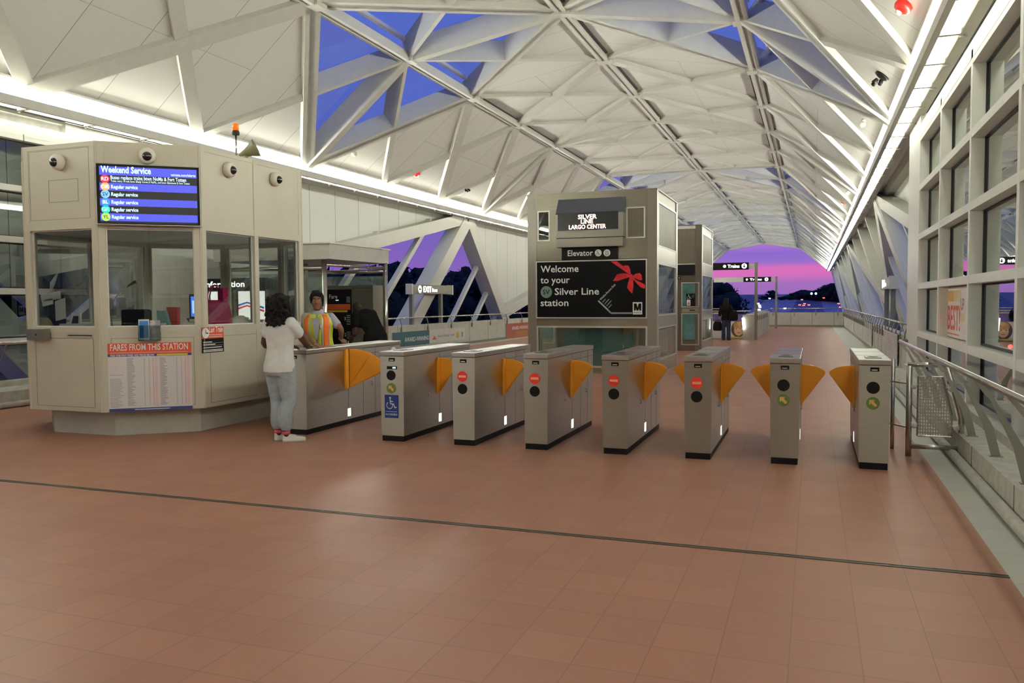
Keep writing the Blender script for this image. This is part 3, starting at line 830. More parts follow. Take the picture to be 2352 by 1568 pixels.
# steel service panel between booth and gate
s_ = MB(); s_.box(-6.84, -5.98, 9.15, 9.19, .05, 1.0, M_steeld); s_.box(-6.84, -5.98, 9.13, 9.21, .98, 1.01, M_steel)
for x in (-6.80, -6.4, -6.02): s_.box(x - .02, x + .02, 9.13, 9.15, .0, .98, M_steel)
s_.thing('low_partition', 'low brushed steel panel closing the gap between booth and gate console', 'panel')

# ------------------------------------------------------------------ swing barrier at the right end
t = thing('swing_barrier', 'tubular steel barrier with a perforated mesh leaf beside the last fare gate', 'barrier', (1.1, 8.97, 0))
b = MB(); y = 8.97
b.tube([(.905, y, 0), (.905, y, .905)], .028, M_tube, 14); b.tube([(1.37, y, 0), (1.37, y, .40), (1.345, y, .52), (1.235, y, .905)], .028, M_tube, 14)
b.tube([(.89, y, .915), (1.245, y, .915)], .024, M_tube, 14); b.tube([(.905, y, .10), (1.37, y, .10)], .024, M_tube, 14); b.build('frame', t)
m = MB(); x0, x1a, x1b, z0, z1 = .985, 1.285, 1.20, .21, .80
xr = lambda z: x1a + (x1b - x1a) * max(0, (z - .40) / .4)
for i in range(19):
    z = z0 + (z1 - z0) * i / 18; m.box(x0, xr(z), y - .004, y + .004, z - .006, z + .006, M_tube)
for i in range(14):
    x = x0 + (x1a - x0) * i / 13; zt = z1 if x <= x1b else .40 + .4 * (x1a - x) / (x1a - x1b); m.box(x - .005, x + .005, y - .003, y + .003, z0, zt, M_tube)
m.tube([(x0, y, z0), (x1a, y, z0), (x1a, y, .42), (x1b, y, z1), (x0, y, z1), (x0, y, z0)], .011, M_tube, 8, smooth=False); m.build('mesh_leaf', t)
for x, z in ((.945, .70), (.95, .31), (1.275, .68), (1.325, .30)):
    k = MB(); k.lathe([(.026, 0), (.028, .02), (.028, .05), (.02, .055)], (x, y - .03, z), (0, 1, 0), M_white, 16); k.tube([(x - .04, y, z), (x + .04, y, z)], .012, M_tube, 8); k.build('clamp', t)
k = MB(); k.tube([(.79, 9.36, 0), (.79, 9.36, .94)], .02, M_tube, 12); k.tube([(.69, 9.36, .72), (.905, 9.02, .72)], .009, M_tube, 8); k.tube([(.69, 9.36, .28), (.905, 9.02, .28)], .009, M_tube, 8)
k.build('side_post', t)
# ------------------------------------------------------------------ station booth
M_booth = mat('booth_enamel', (.58, .535, .43), .42, var=.03, scale=2)
M_boothb = mat('booth_base', (.50, .475, .40), .55, var=.06)
M_groove = mat('panel_groove', (.22, .205, .17), .6)
M_ctr = mat('booth_counter', (.62, .60, .55), .5)
BP = [(-8.85, 7.22), (-7.72, 7.22), (-6.85, 7.92), (-6.85, 9.98), (-7.72, 10.80), (-8.85, 10.80), (-9.72, 9.98), (-9.72, 7.92)]
BZ = 3.43
booth = thing('station_booth', 'eight-sided beige enamel booth with windows all round left of the gates', 'booth', (-8.3, 9.0, 0))
BF = []
for i in range(8):
    a, b = V((*BP[i], 0)), V((*BP[(i + 1) % 8], 0)); t_ = (b - a).normalized()
    BF.append((Face(a, t_, (t_.y, -t_.x, 0)), (b - a).length))
def inset_poly(k):
    c = V((-8.285, 9.0, 0)); return [c + (V((*p, 0)) - c) * k for p in BP]
m = MB(); m.prism([p + V((0, 0, 0)) for p in inset_poly(.86)], (0, 0, .31), M_boothb); m.build('base', booth)
m = MB(); m.prism([p + V((0, 0, .31)) for p in inset_poly(.985)], (0, 0, .05), M_boothb); m.build('booth_floor', booth)
m = MB(); m.prism([p + V((0, 0, BZ - .06)) for p in inset_poly(.975)], (0, 0, .06), M_booth); m.prism([p + V((0, 0, 2.50)) for p in inset_poly(.95)], (0, 0, .03), M_white); m.build('booth_roof', booth)
fm = MB()
for i, (F, L) in enumerate(BF):
    F.box(fm, -.012, .085, .31, BZ, -.09, 0, M_booth); F.box(fm, L - .085, L + .012, .31, BZ, -.09, 0, M_booth)
    F.box(fm, .085, L - .085, 1.235, 1.30, -.10, .006, M_booth); F.box(fm, .085, L - .085, 2.44, 2.52, -.09, 0, M_booth)
    F.box(fm, .085, L - .085, BZ - .05, BZ, -.09, 0, M_booth)
    mid = i in (2, 6)
    if mid: F.box(fm, L / 2 - .04, L / 2 + .04, .315, BZ - .002, -.088, .003, M_booth)
    lp = MB(); F.box(lp, .085, L - .085, .31, 1.235, -.06, -.004, M_booth); lp.build('lower_panel', booth)
    up = MB(); F.box(up, .085, L - .085, 2.52, BZ - .05, -.06, -.005, M_booth)
    if i == 0:
        F.frame(up, .40, .86, 2.76, 3.02, .005, -.006, -.003, M_groove)
        F.frame(up, .10, L - .10, 2.56, BZ - .06, .004, -.006, -.003, M_groove)
    if i == 1: F.box(up, .14, L - .14, 2.62, BZ - .03, -.006, .012, M_booth)
    up.build('upper_panel', booth)
    for s0, s1 in ([(.085, L / 2 - .04), (L / 2 + .04, L - .085)] if mid else [(.085, L - .085)]):
        p = MB(); p.poly([F.P(s0, 1.30, -.045), F.P(s1, 1.30, -.045), F.P(s1, 2.44, -.045), F.P(s0, 2.44, -.045)], M_boothglass)
        F.frame(p, s0, s1, 1.30, 2.44, .014, -.055, -.035, M_white); p.build('pane', booth)
fm.build('window_frame', booth)
for i in (0, 1, 2):
    F, L = BF[i]; g = MB(); F.frame(g, .11, L - .11, .36, 1.17, .005, -.004, -.0015, M_groove)
    if i == 2: F.box(g, L / 2 - .0025, L / 2 + .0025, .36, 1.17, -.004, -.0005, M_groove)
    if i == 0: F.frame(g, .62, 1.02, 1.185, 1.222, .008, -.004, .008, M_booth); F.box(g, .64, 1.0, 1.197, 1.21, -.004, .002, M_dark)
    g.build('panel_seam', booth)
m = MB()
inner = [p + V((0, 0, 1.235)) for p in inset_poly(.96)]; inn2 = [p + V((0, 0, 1.235)) for p in inset_poly(.66)]
for i in range(8): m.prism([inner[i], inner[(i + 1) % 8], inn2[(i + 1) % 8], inn2[i]], (0, 0, .03), M_ctr)
m.build('counter', booth)
m = MB()
F, L = BF[0]; m.tube([F.P(.01, BZ, -.02), F.P(.01, BZ + .16, -.02)], .004, M_dark, 6); m.lathe([(.012, 0), (.012, .03)], F.P(.01, BZ, -.02), (0, 0, 1), M_dark, 8); m.build('aerial', booth)
# speak-through box, sign, brochure rack
tb = MB(); tb.v and None
s0, s1, z0, z1 = F.rect(61, 756, 100, 781, .10); F.box(tb, s0, s1, z0, z1, .006, .10, M_steel); F.disc(tb, s1 - .12, (z0 + z1) / 2, .012, M_dark, .10)
tb.thing('intercom', 'small steel speak-through box at the left corner of the booth sill', 'intercom box')
tb = MB(); s0, s1, z0, z1 = F.rect(98, 755, 116, 777, .006); F.box(tb, s0, s1, z0, z1, .0005, .006, M_black)
F.text(tb, 'Talk', (s0 + s1) / 2, (z0 + z1) / 2 + .012, .032, M_letter, .008, 'CENTER', bold=.01); F.text(tb, 'Here', (s0 + s1) / 2, (z0 + z1) / 2 - .04, .032, M_letter, .008, 'CENTER', bold=.01)
tb.thing('talk_sign', 'small black sign reading Talk Here on the booth', 'sign')

# monitor with the service list
F, L = BF[1]
s0, s1, z0, z1 = F.rect(222, 380, 458, 515, .11)
mon = thing('service_monitor', 'wide flat monitor listing weekend train service on the booth', 'monitor', F.P((s0 + s1) / 2, z0, .05))
m = MB(); F.box(m, s0, s1, z0, z1, .045, .11, M_black); F.box(m, s0 - .012, s1 + .012, z0 - .012, z1 + .012, .04, .095, M_steel); F.box(m, (s0 + s1) / 2 - .15, (s0 + s1) / 2 + .15, (z0 + z1) / 2 - .1, (z0 + z1) / 2 + .1, .001, .045, M_dark); m.build('housing', mon)
def glow(name, c, e): return mat(name, c, .4, emit=e * 2 ** -EXPO, var=0)
S_blue = glow('screen_blue', (.065, .075, .62), .95); S_blk = glow('screen_black', (.012, .011, .012), .5); S_txt = glow('screen_text', (.62, .88, 1), 1.0)
scr = MB(); W, H = s1 - s0, z1 - z0
X = lambda u: s0 + W * u
Z = lambda v: z1 - H * v
F.box(scr, X(.028), X(.978), Z(.985), Z(.035), .108, .1105, S_blk)
rows = [(.045, .187), (.318, .445), (.577, .70), (.828, .955)]
for a, b in rows: F.box(scr, X(.03), X(.976), Z(b), Z(a), .11, .1112, S_blue)
scr.build('screen', mon)
lt = MB()
F.text(lt, 'Weekend Service', X(.045), Z(.145), .072, S_txt, .1125, bold=.025, width=W * .48)
F.text(lt, 'wmata.com/alerts', X(.965), Z(.165), .030, S_txt, .1125, 'RIGHT', bold=.015, width=W * .245)
F.text(lt, 'Buses replace trains btwn NoMa & Fort Totten', X(.135), Z(.255), .042, S_txt, .1125, bold=.014, width=W * .735)
F.text(lt, 'Trains every 10 min btwn Shady Grove & NoMa, and btwn Glenmont & Fort Totten', X(.135), Z(.302), .026, S_txt, .1125, width=W * .77)
for (code, c, dark), v in zip((('RD', (.78, .02, .06), 0), ('OR', (.75, .36, .12), 0), ('SV', (.20, .50, .95), 1), ('BL', (.06, .22, .95), 0), ('GR', (0, .55, .36), 0), ('YL', (.42, .75, .12), 1)), (.253, .383, .508, .640, .764, .89)):
    F.disc(lt, X(.082), Z(v), .046, glow('line_' + code.lower(), c, .95), .111, .0012)
    F.text(lt, code, X(.082), Z(v) - .019, .040, S_blk if dark else S_txt, .1135, 'CENTER', bold=.015)
    if code != 'RD': F.text(lt, 'Regular service', X(.138), Z(v) - .018, .040, S_txt, .1125, bold=.025, width=W * .255)
lt.build('lettering', mon)

# fare table poster
M_pred = mat('poster_red', (.72, .085, .035), .5, var=.02); M_pnavy = mat('poster_navy', (.03, .045, .20), .5); M_ppaper = mat('poster_paper', (.72, .68, .68), .5, var=.02)
M_pgrey = mat('poster_print', (.22, .20, .22), .6); M_pyel = mat('poster_yellow', (.70, .58, .05), .5); M_ppink = mat('poster_pink', (.74, .56, .55), .5)
s0, s1, z0, z1 = F.rect(249, 787, 441, 942); W, H = s1 - s0, z1 - z0
po = thing('fare_poster', 'poster headed FARES FROM THIS STATION with a table of prices', 'poster', F.P((s0 + s1) / 2, z0, .004))
m = MB(); F.box(m, s0, s1, z0, z1, .0005, .006, M_ppaper); F.box(m, s0, s1, Z(.16), z1, .006, .0068, M_pred); F.box(m, s0, s1, Z(.195), Z(.16), .006, .0068, M_pnavy); F.box(m, X(.58), X(.955), Z(.19), Z(.165), .0068, .0074, M_pyel); F.box(m, s0, s1, z0, Z(.955), .006, .0068, M_pnavy); m.build('sheet', po)
m = MB(); F.text(m, 'FARES FROM THIS STATION', X(.03), Z(.105), .075, M_letter, .0085, bold=.016, width=W * .93)
F.text(m, 'FIND ONE-WAY FARES AND PRICES BELOW', X(.03), Z(.19), .022, M_letter, .0085, bold=.02, width=W * .52)
F.box(m, X(.03), X(.96), Z(.143), Z(.135), .0068, .0072, M_ppink)
F.box(m, X(.3), X(.72), Z(.982), Z(.972), .0068, .0072, M_letter)
rr = random.Random(3)
for c in (.595, .205):
    for k in range(42):
        v = .225 + k * .0168
        F.box(m, X(c + .015), X(c + .015 + rr.uniform(.05, .10)), Z(v + .006), Z(v), .006, .0064, M_pgrey)
        for q, w_ in ((.215, .012), (.275, .010), (.32, .014)): F.box(m, X(c + q), X(c + q + w_), Z(v + .006), Z(v), .006, .0064, M_pgrey if q < .3 else M_pred)
    F.box(m, X(c + .345), X(c + .38), Z(.945), Z(.21), .006, .0061, M_ppink)
for k in range(38):
    v = .235 + k * .0188
    if 12 < k < 15: continue
    F.box(m, X(.015), X(.015 + rr.uniform(.10, .17)), Z(v + .005), Z(v), .006, .0064, M_ppink if k < 12 else M_pgrey)
m.build('print', po)
# brochure holder
s0, s1, z0, z1 = F.rect(317, 735, 350, 786, .10)
br = thing('brochure_rack', 'clear rack with a blue leaflet hung under the booth window', 'leaflet rack', F.P((s0 + s1) / 2, z0, .06))
m = MB(); P = F.P; F.box(m, s0, s0 + .24, z0 + .02, z0 + .03, .001, .10, M_boothglass); F.box(m, s0, s0 + .24, z0 + .02, z1 - .06, .096, .10, M_boothglass); F.box(m, s0, s0 + .004, z0 + .02, z1 - .06, .001, .10, M_boothglass); F.box(m, s0 + .236, s0 + .24, z0 + .02, z1 - .06, .001, .10, M_boothglass); F.box(m, s0, s0 + .24, z0 + .02, z1, .001, .004, M_boothglass); m.build('rack', br)
M_leafb = mat('leaflet_blue', (.03, .20, .55), .4, var=.3, scale=9); M_leafw = mat('leaflet_white', (.75, .76, .78), .5); M_leafm = mat('leaflet_mixed', (.42, .40, .43), .5, var=.5, scale=14)
m = MB(); F.box(m, s0 + .005, s0 + .12, z0 + .03, z1 + .01, .085, .092, M_leafw); F.box(m, s0 + .015, s0 + .11, z0 + .05, z1 - .01, .092, .0935, M_leafb); m.build('leaflet', br)
m = MB(); F.box(m, s0 + .125, s0 + .235, z0 + .03, z1 - .005, .045, .06, M_leafm); m.build('leaflet', br)
# last train sign
F, L = BF[2]
s0, s1, z0, z1 = F.rect(463, 751, 513, 809); W, H = s1 - s0, z1 - z0
lt = thing('last_train_sign', 'orange-red and black sign about the last train on the booth', 'sign', F.P((s0 + s1) / 2, z0, .004))
m = MB(); F.box(m, s0, s1, z0, z1, .0005, .006, M_black); F.box(m, s0, s1, Z(.44), z1, .006, .0068, M_pred); m.build('sheet', lt)
m = MB(); F.disc(m, X(.17), Z(.22), .062, M_letter, .0068, .0012)
F.box(m, X(.17) - .004, X(.17) + .004, Z(.22), Z(.08), .008, .0085, M_dark); F.box(m, X(.17), X(.28), Z(.25), Z(.21), .008, .0085, M_dark)
F.text(m, 'Last Train', X(.32), Z(.2), .068, M_letter, .0085, bold=.02, width=W * .64)
for k, (v, w_) in enumerate(((.285, .62), (.36, .62), (.56, .4), (.66, .55), (.78, .85), (.875, .9), (.93, .9))):
    x_ = .32 if k < 2 else .05
    F.box(m, X(x_), X(x_ + w_), Z(v + .035), Z(v), .0068, .0075, M_letter if k > 1 else M_ppink)
for v in (.62, .72): F.box(m, X(.05), X(.95), Z(v + .006), Z(v), .0068, .0075, M_letter)
m.build('print', lt)
# dome cameras, beacon, horn
M_dome = mat('camera_housing', (.78, .72, .62), .4); M_lens = mat('smoked_dome', (.008, .008, .009), .06, coat=1)
for fi, px, py, lab in ((0, 128, 371, 'white dome camera on the far left face of the booth'), (1, 338, 357, 'white dome camera above the service monitor'), (2, 531, 389, 'white dome camera under the horn loudspeaker on the booth'), (2, 637, 411, 'white dome camera at the right end of the booth top')):
    F, L = BF[fi]; a, z = F.of(px, py, .06)
    c = thing('dome_camera', lab, 'camera', F.P(a, z, 0), 'dome cameras on the booth')
    m = MB(); m.lathe([(.088, 0), (.094, .02), (.092, .06), (.075, .085), (.05, .092)], F.P(a, z, 0), F.n, M_dome, 24); m.build('housing', c)
    m = MB(); m.ball(F.P(a, z, .075) + V((0, 0, -.012)), .056, M_lens, 16); m.build('dome', c)
q = at_z(543, 364, BZ)
be = thing('beacon', 'orange warning beacon on a thin pole on the booth roof', 'beacon', (q.x, q.y, BZ))
m = MB(); m.tube([(q.x, q.y, BZ), (q.x, q.y, BZ + .30)], .013, M_tube, 8); m.build('pole', be)
m = MB(); m.lathe([(.045, 0), (.048, .03), (.04, .055)], (q.x, q.y, BZ + .30), (0, 0, 1), M_dark, 14); m.build('base', be)
m = MB(); m.lathe([(.038, 0), (.04, .06), (.034, .085), (.01, .095)], (q.x, q.y, BZ + .355), (0, 0, 1), mat('amber_lens', (1, .16, .015), .2, emit=.9, var=0), 16); m.build('lens', be)
q = at_z(562, 362, BZ + .03)
h = thing('horn_speaker', 'olive horn loudspeaker lying on the booth roof by the beacon', 'loudspeaker', (q.x, q.y, BZ))
M_olivep = mat('olive_paint', (.22, .21, .11), .4)
m = MB(); dv = V((.80, .38, .42)).normalized(); o = V((q.x - .08, q.y, BZ + .06)); m.lathe([(.03, 0), (.045, .06), (.07, .14), (.115, .23), (.125, .24), (.10, .225), (.05, .14), (.005, .06)], o, dv, M_olivep, 24); m.build('horn', h)
m = MB(); m.box(q.x - .05, q.x + .03, q.y - .03, q.y + .03, BZ, BZ + .05, M_olivep); m.build('bracket', h)

# things on the counter inside the booth
CZ = 1.265
def inside(fi, px, d, py=740):
    F, L = BF[fi]; a, z = F.of(px, py, -d); return F.P(a, CZ, -d)
q = inside(2, 496, .22)
M_bag = mat('crimson_leather', (.36, .012, .075), .35, var=.1)
hb = thing('handbag', 'crimson leather handbag with looped handles on the booth counter', 'handbag', q)
m = MB(); t_ = V((.55, .83, 0)); n_ = V((.83, -.55, 0))
def bagring(w, d, z): return [q + t_ * x + n_ * y + V((0, 0, z)) for x, y in ((-w, -d), (0, -d * 1.15), (w, -d), (w * 1.04, 0), (w, d), (0, d * 1.15), (-w, d), (-w * 1.04, 0))]
m.loft([bagring(.17, .08, .0), bagring(.18, .09, .06), bagring(.17, .075, .2), bagring(.15, .045, .31), bagring(.145, .03, .345)], M_bag, True, False); m.build('body', hb)
for off in (-.03, .03):
    m = MB(); m.tube([q + n_ * off + t_ * (-.075) + V((0, 0, .32))] + [q + n_ * off * (1.6) + t_ * (.085 * -cos(a)) + V((0, 0, .36 + .17 * sin(a))) for a in [.2 + k * .34 for k in range(9)]] + [q + n_ * off + t_ * .075 + V((0, 0, .32))], .009, M_bag, 8); m.build('handle', hb)
m = MB(); m.box(q.x + .02, q.x + .10, q.y + .02, q.y + .12, CZ + .34, CZ + .50, M_bag); m.build('flap', hb)
q = inside(1, 258, .16)
mc = thing('gooseneck_microphone', 'gooseneck microphone bending over the booth counter', 'microphone', q)
m = MB(); m.lathe([(.05, 0), (.05, .02), (.02, .03)], q, (0, 0, 1), M_dark, 14); m.build('base', mc)
pts = [BF[1][0].P(*BF[1][0].of(px, py, -.16), -.16) for px, py in ((256, 735), (255, 715), (258, 697), (267, 680), (280, 667), (293, 658))]
m = MB(); m.tube([q] + pts, .006, M_tube, 8); m.build('neck', mc)
e = [BF[1][0].P(*BF[1][0].of(px, py, -.16), -.16) for px, py in ((293, 658), (303, 651), (312, 646))]
m = MB(); m.tube(e, [.011, .015, .02], M_black, 10); m.build('head', mc)
def simple(name, label, cat, fi, px, d, build, group=None):
    q = inside(fi, px, d); m = MB(); build(m, q); return m.thing(name, label, cat, group)
F1 = BF[1][0]
q = inside(1, 432, .55)
cm = thing('computer_monitor', 'small computer monitor with a pale blue screen inside the booth', 'monitor', q)
m = MB(); m.lathe([(.08, 0), (.08, .012), (.015, .02), (.015, .12)], q, (0, 0, 1), M_black, 16); m.build('stand', cm)
m = MB(); F1.box(m, *[F1.of(417, 0, -.55)[0], F1.of(462, 0, -.55)[0]], q.z + .11, q.z + .42, -.57, -.53, M_black); m.build('housing', cm)
m = MB(); F1.box(m, F1.of(421, 0, -.55)[0], F1.of(458, 0, -.55)[0], q.z + .14, q.z + .39, -.53, -.528, glow('desk_screen', (.05, .16, .8), 1.0)); F1.box(m, F1.of(424, 0, -.55)[0], F1.of(452, 0, -.55)[0], q.z + .18, q.z + .34, -.528, -.5265, glow('desk_window', (.35, .62, 1), 1.1)); m.build('screen', cm)
M_teal = mat('teal_folder', (.18, .36, .36), .5); M_redb = mat('red_binder', (.50, .035, .03), .5); M_paper = mat('white_paper', (.74, .74, .72), .6, var=.04)
simple('folder', 'teal folder leaning open on the booth counter', 'folder', 1, 375, .32, lambda m, q: (m.prism([q + V((-.09, .0, 0)), q + V((.09, .0, 0)), q + V((.0, .02, .22)), q + V((-.12, .03, .20))], (.02, .03, 0), M_teal), m.prism([q + V((-.07, -.02, 0)), q + V((.12, -.02, 0)), q + V((.03, .0, .20)), q + V((-.10, .0, .22))], (.01, .012, 0), M_teal)))
simple('binder', 'red binder standing upright on the booth counter', 'binder', 1, 391, .42, lambda m, q: (m.box(q.x - .05, q.x + .11, q.y, q.y + .05, q.z, q.z + .26, M_redb), m.box(q.x - .045, q.x + .105, q.y + .01, q.y + .04, q.z + .26, q.z + .262, M_paper)))
simple('paper_stack', 'white stack of papers on the counter by the leaflet rack', 'papers', 1, 345, .2, lambda m, q: (m.box(q.x - .12, q.x + .10, q.y - .02, q.y + .14, q.z, q.z + .05, M_paper), m.box(q.x - .10, q.x + .12, q.y, q.y + .13, q.z + .05, q.z + .07, M_paper)))
simple('crumpled_paper', 'crumpled pale paper before the small computer monitor', 'paper', 1, 424, .25, lambda m, q: (m.loft([[q + V((cos(a) * r * (1 + .3 * sin(3 * a)), sin(a) * r, z)) for a in [k * pi / 5 for k in range(10)]] for r, z in ((.08, 0), (.07, .04), (.035, .09), (.01, .13))], mat('pink_tissue', (.68, .56, .52), .7), True, False)))
simple('plastic_bag', 'white plastic bag slumped beside the crimson handbag', 'bag', 2, 545, .25, lambda m, q: (m.loft([[q + V((cos(a) * r * .9, sin(a) * r * 1.5 + z * .4, z)) for a in [k * pi / 7 for k in range(14)]] for r, z in ((.11, 0), (.115, .05), (.09, .10), (.04, .14))], M_paper, True, True)))
q = inside(1, 285, .75)
ch = thing('office_chair', 'black office chair inside the booth behind the microphone', 'chair', (q.x, q.y, .36))
m = MB(); m.rbox(q.x - .22, q.x + .22, q.y + .16, q.y + .24, 1.0, 1.50, M_black, .03); m.build('backrest', ch); m = MB(); m.rbox(q.x - .23, q.x + .23, q.y - .24, q.y + .2, .85, .93, M_black, .03); m.tube([(q.x, q.y + .2, .88), (q.x, q.y + .24, 1.1)], .02, M_black, 8); m.build('seat', ch); m = MB(); m.tube([(q.x, q.y, .40), (q.x, q.y, .86)], .025, M_tube, 10)
for k in range(5): m.tube([(q.x, q.y, .42), (q.x + .27 * cos(k * 1.257), q.y + .27 * sin(k * 1.257), .385)], .018, M_black, 8)
m.build('pedestal', ch)
F0 = BF[0][0]
q = inside(0, 120, .22)
dp = thing('desk_phone', 'white box and tilted papers with a handset at the left booth window', 'desk set', q)
m = MB(); F0.box(m, F0.of(122, 0, -.2)[0], F0.of(182, 0, -.2)[0], q.z, q.z + .07, -.34, -.14, M_paper); m.build('box', dp)
for (xa, ya, xb, yb) in ((93, 672, 137, 690), (96, 688, 120, 702), (126, 688, 148, 735)):
    m = MB(); pp = [F0.P(*F0.of(px, py, -.3), -.3) for px, py in ((xa, ya + 4), (xb, ya - 4), (xb + 2, yb - 4), (xa + 2, yb + 2))]; m.prism(pp, (0, .012, 0), M_paper); m.build('paper', dp)
m = MB(); pp = [F0.P(*F0.of(px, py, -.3), -.3) for px, py in ((116, 668), (121, 650), (132, 628))]; m.tube(pp, [.012, .03, .008], M_paper, 10); m.build('handset', dp)
m = MB(); F0.box(m, F0.of(88, 0, -.31)[0], F0.of(124, 0, -.31)[0], q.z, F0.of(90, 672, -.31)[1], -.335, -.31, M_dark); m.build('stand', dp)
q = inside(0, 170, .3)
m = MB(); m.prism([q + V((-.1, 0, 0)), q + V((.1, 0, 0)), q + V((.05, .05, .2)), q + V((-.09, .05, .2))], (0, .02, 0), M_paper); m.prism([q + V((-.06, -.002, .02)), q + V((.06, -.002, .02)), q + V((.03, .038, .16)), q + V((-.05, .038, .16))], (0, .004, 0), M_dark); m.thing('picture_frame', 'white framed dark display leaning at the left booth window', 'frame')
q = inside(0, 100, .2)
m = MB(); m.loft([[q + V((cos(a) * r * 1.2, sin(a) * r, z)) for a in [k * pi / 6 for k in range(12)]] for r, z in ((.09, 0), (.10, .05), (.08, .10), (.05, .14))], mat('tan_cloth', (.52, .45, .33), .8, var=.2), True, True); m.thing('cloth_bag', 'small tan cloth bag at the left end of the booth counter', 'bag')

# information case and posters behind the booth
case = thing('information_case', 'black-headed information case with backlit posters seen through the booth', 'display case', (-9.6, 12.9, 0))
FI = Face((-11.6, 12.9, 0), (1, 0, 0), (0, -1, 0))
M_back = glow('backlit_white', (.92, .92, .88), 1.0)
sa, sb = FI.of(458, 650)[0], FI.of(608, 650)[0]
m = MB(); FI.box(m, sa, sb, 1.83, 2.05, -.12, 0, M_black); FI.text(m, 'Information', sa + .12, 1.885, .11, glow('sign_white', (1, 1, .97), 2.0), .004, bold=.02, width=(sb - sa) * .62); m.build('header', case)
m = MB()
for px in (455, 538, 612): s_ = FI.of(px, 700)[0]; FI.box(m, s_ - .03, s_ + .03, 0, 1.83, -.1, -.02, M_steel)
FI.box(m, sa, sb, .55, 1.83, -.06, -.05, M_dark); m.build('frame', case)
for a, b in ((465, 502), (546, 605)):
    m = MB(); s0, s1 = FI.of(a, 700)[0], FI.of(b, 700)[0]; FI.box(m, s0, s1, .75, 1.80, -.05, -.02, M_back)
    if b > 600:
        for k, c in ((0, (.05, .12, .45)), (1, (.6, .06, .05))): FI.poly(m, [(s0, 1.55 - k * .06), (s0 + .2, 1.60 - k * .06), (s1, 1.50 - k * .06), (s1, 1.46 - k * .06), (s0 + .2, 1.57 - k * .06), (s0, 1.51 - k * .06)], glow('curve%d' % k, c, .7), -.018)
        FI.poly(m, [(s0 + .06, .85), (s0 + .2, .85), (s0 + .24, 1.3), (s0 + .12, 1.32)], glow('green_picture', (.08, .30, .04), .7), -.018)
    m.build('backlit_poster', case)

# ------------------------------------------------------------------ fare machine shelter
sh = thing('machine_shelter', 'flat-roofed steel and glass shelter over the fare machine', 'shelter', (-9.8, 14.4, 0))
m = MB(); m.box(-11.3, -8.60, 13.40, 15.72, 2.40, 2.70, mat('shelter_fascia', (.60, .59, .54), .4, var=.03)); m.box(-11.33, -8.57, 13.37, 15.75, 2.69, 2.715, M_white); m.build('canopy', sh)
for x, y in ((-8.80, 13.52), (-8.62, 15.58), (-11.2, 13.52), (-11.2, 15.58)):
    m = MB(); m.tube([(x, y, 0), (x, y, 2.41)], .05, M_tube, 16); m.build('post', sh)
m = MB(); m.tube([(-11.2, 13.52, 2.24), (-8.80, 13.52, 2.24)], .04, M_tube, 12); m.tube([(-11.2, 15.58, 2.24), (-8.58, 15.58, 2.24)], .04, M_tube, 12); m.tube([(-8.8, 13.52, 2.30), (-8.62, 15.58, 2.30)], .03, M_tube, 12); m.build('rail', sh)
for x0, x1, y in ((-11.15, -8.88, 13.56), (-11.15, -8.66, 15.60)):
    m = MB(); m.box(x0, x1, y, y + .012, .12, 2.14, M_frost); m.build('glass_panel', sh)
for x, y in ((-10.2, 14.9),): m = MB(); m.box(x - .06, x + .06, y - .06, y + .06, 0, 2.40, M_steeld); m.build('column', sh)
fmach = thing('fare_machine', 'tall steel fare machine with a black front and an orange band', 'ticket machine', (-9.2, 15.25, 0))
FM = Face((-10.2, 15.05, 0), (1, 0, 0), (0, -1, 0))
a0, a1, am = FM.of(744, 700)[0], FM.of(857, 700)[0], FM.of(808, 700)[0]
m = MB(); FM.box(m, a0, a1, 0, 1.93, -.42, 0, M_steel); FM.box(m, am + .02, am + .026, .1, 1.9, 0, .002, M_dark); FM.box(m, am + .02, a1 - .02, 1.875, 1.88, 0, .002, M_dark); m.build('cabinet', fmach)
m = MB(); FM.box(m, a0 + .02, am, .30, 1.85, 0, .012, M_black)
FM.box(m, a0 + .02, am - .03, 1.42, 1.54, .012, .016, mat('orange_band', (.55, .09, .02), .5)); FM.box(m, a0 + .02, am - .1, 1.37, 1.41, .012, .016, mat('yellow_band', (.6, .42, .03), .5)); m.build('front_panel', fmach)
m = MB(); FM.text(m, 'Fare', a0 + .14, 1.66, .085, M_letter, .0135, bold=.01); FM.box(m, a0 + .3, a0 + .37, 1.615, 1.63, .012, .014, M_led); FM.box(m, am - .12, am - .03, 1.57, 1.70, .012, .014, mat('grey_print', (.12, .12, .17), .5))
FM.text(m, '3', am - .18, 1.2, .07, M_letter, .0135); FM.text(m, '2', am - .18, .86, .07, M_letter, .0135)
for z in (1.29, 1.25, 1.20, 1.16, 1.11, .94, .90, .86, .82): FM.box(m, am - .12, am - .03, z, z + .016, .012, .014, mat('dim_print', (.35, .35, .36), .5))
FM.poly(m, [(am - .09, .62), (am - .055, .68), (am - .08, .68), (am - .08, .76), (am - .10, .76), (am - .10, .68), (am - .125, .68)], M_letter, .0135); m.build('lettering', fmach)

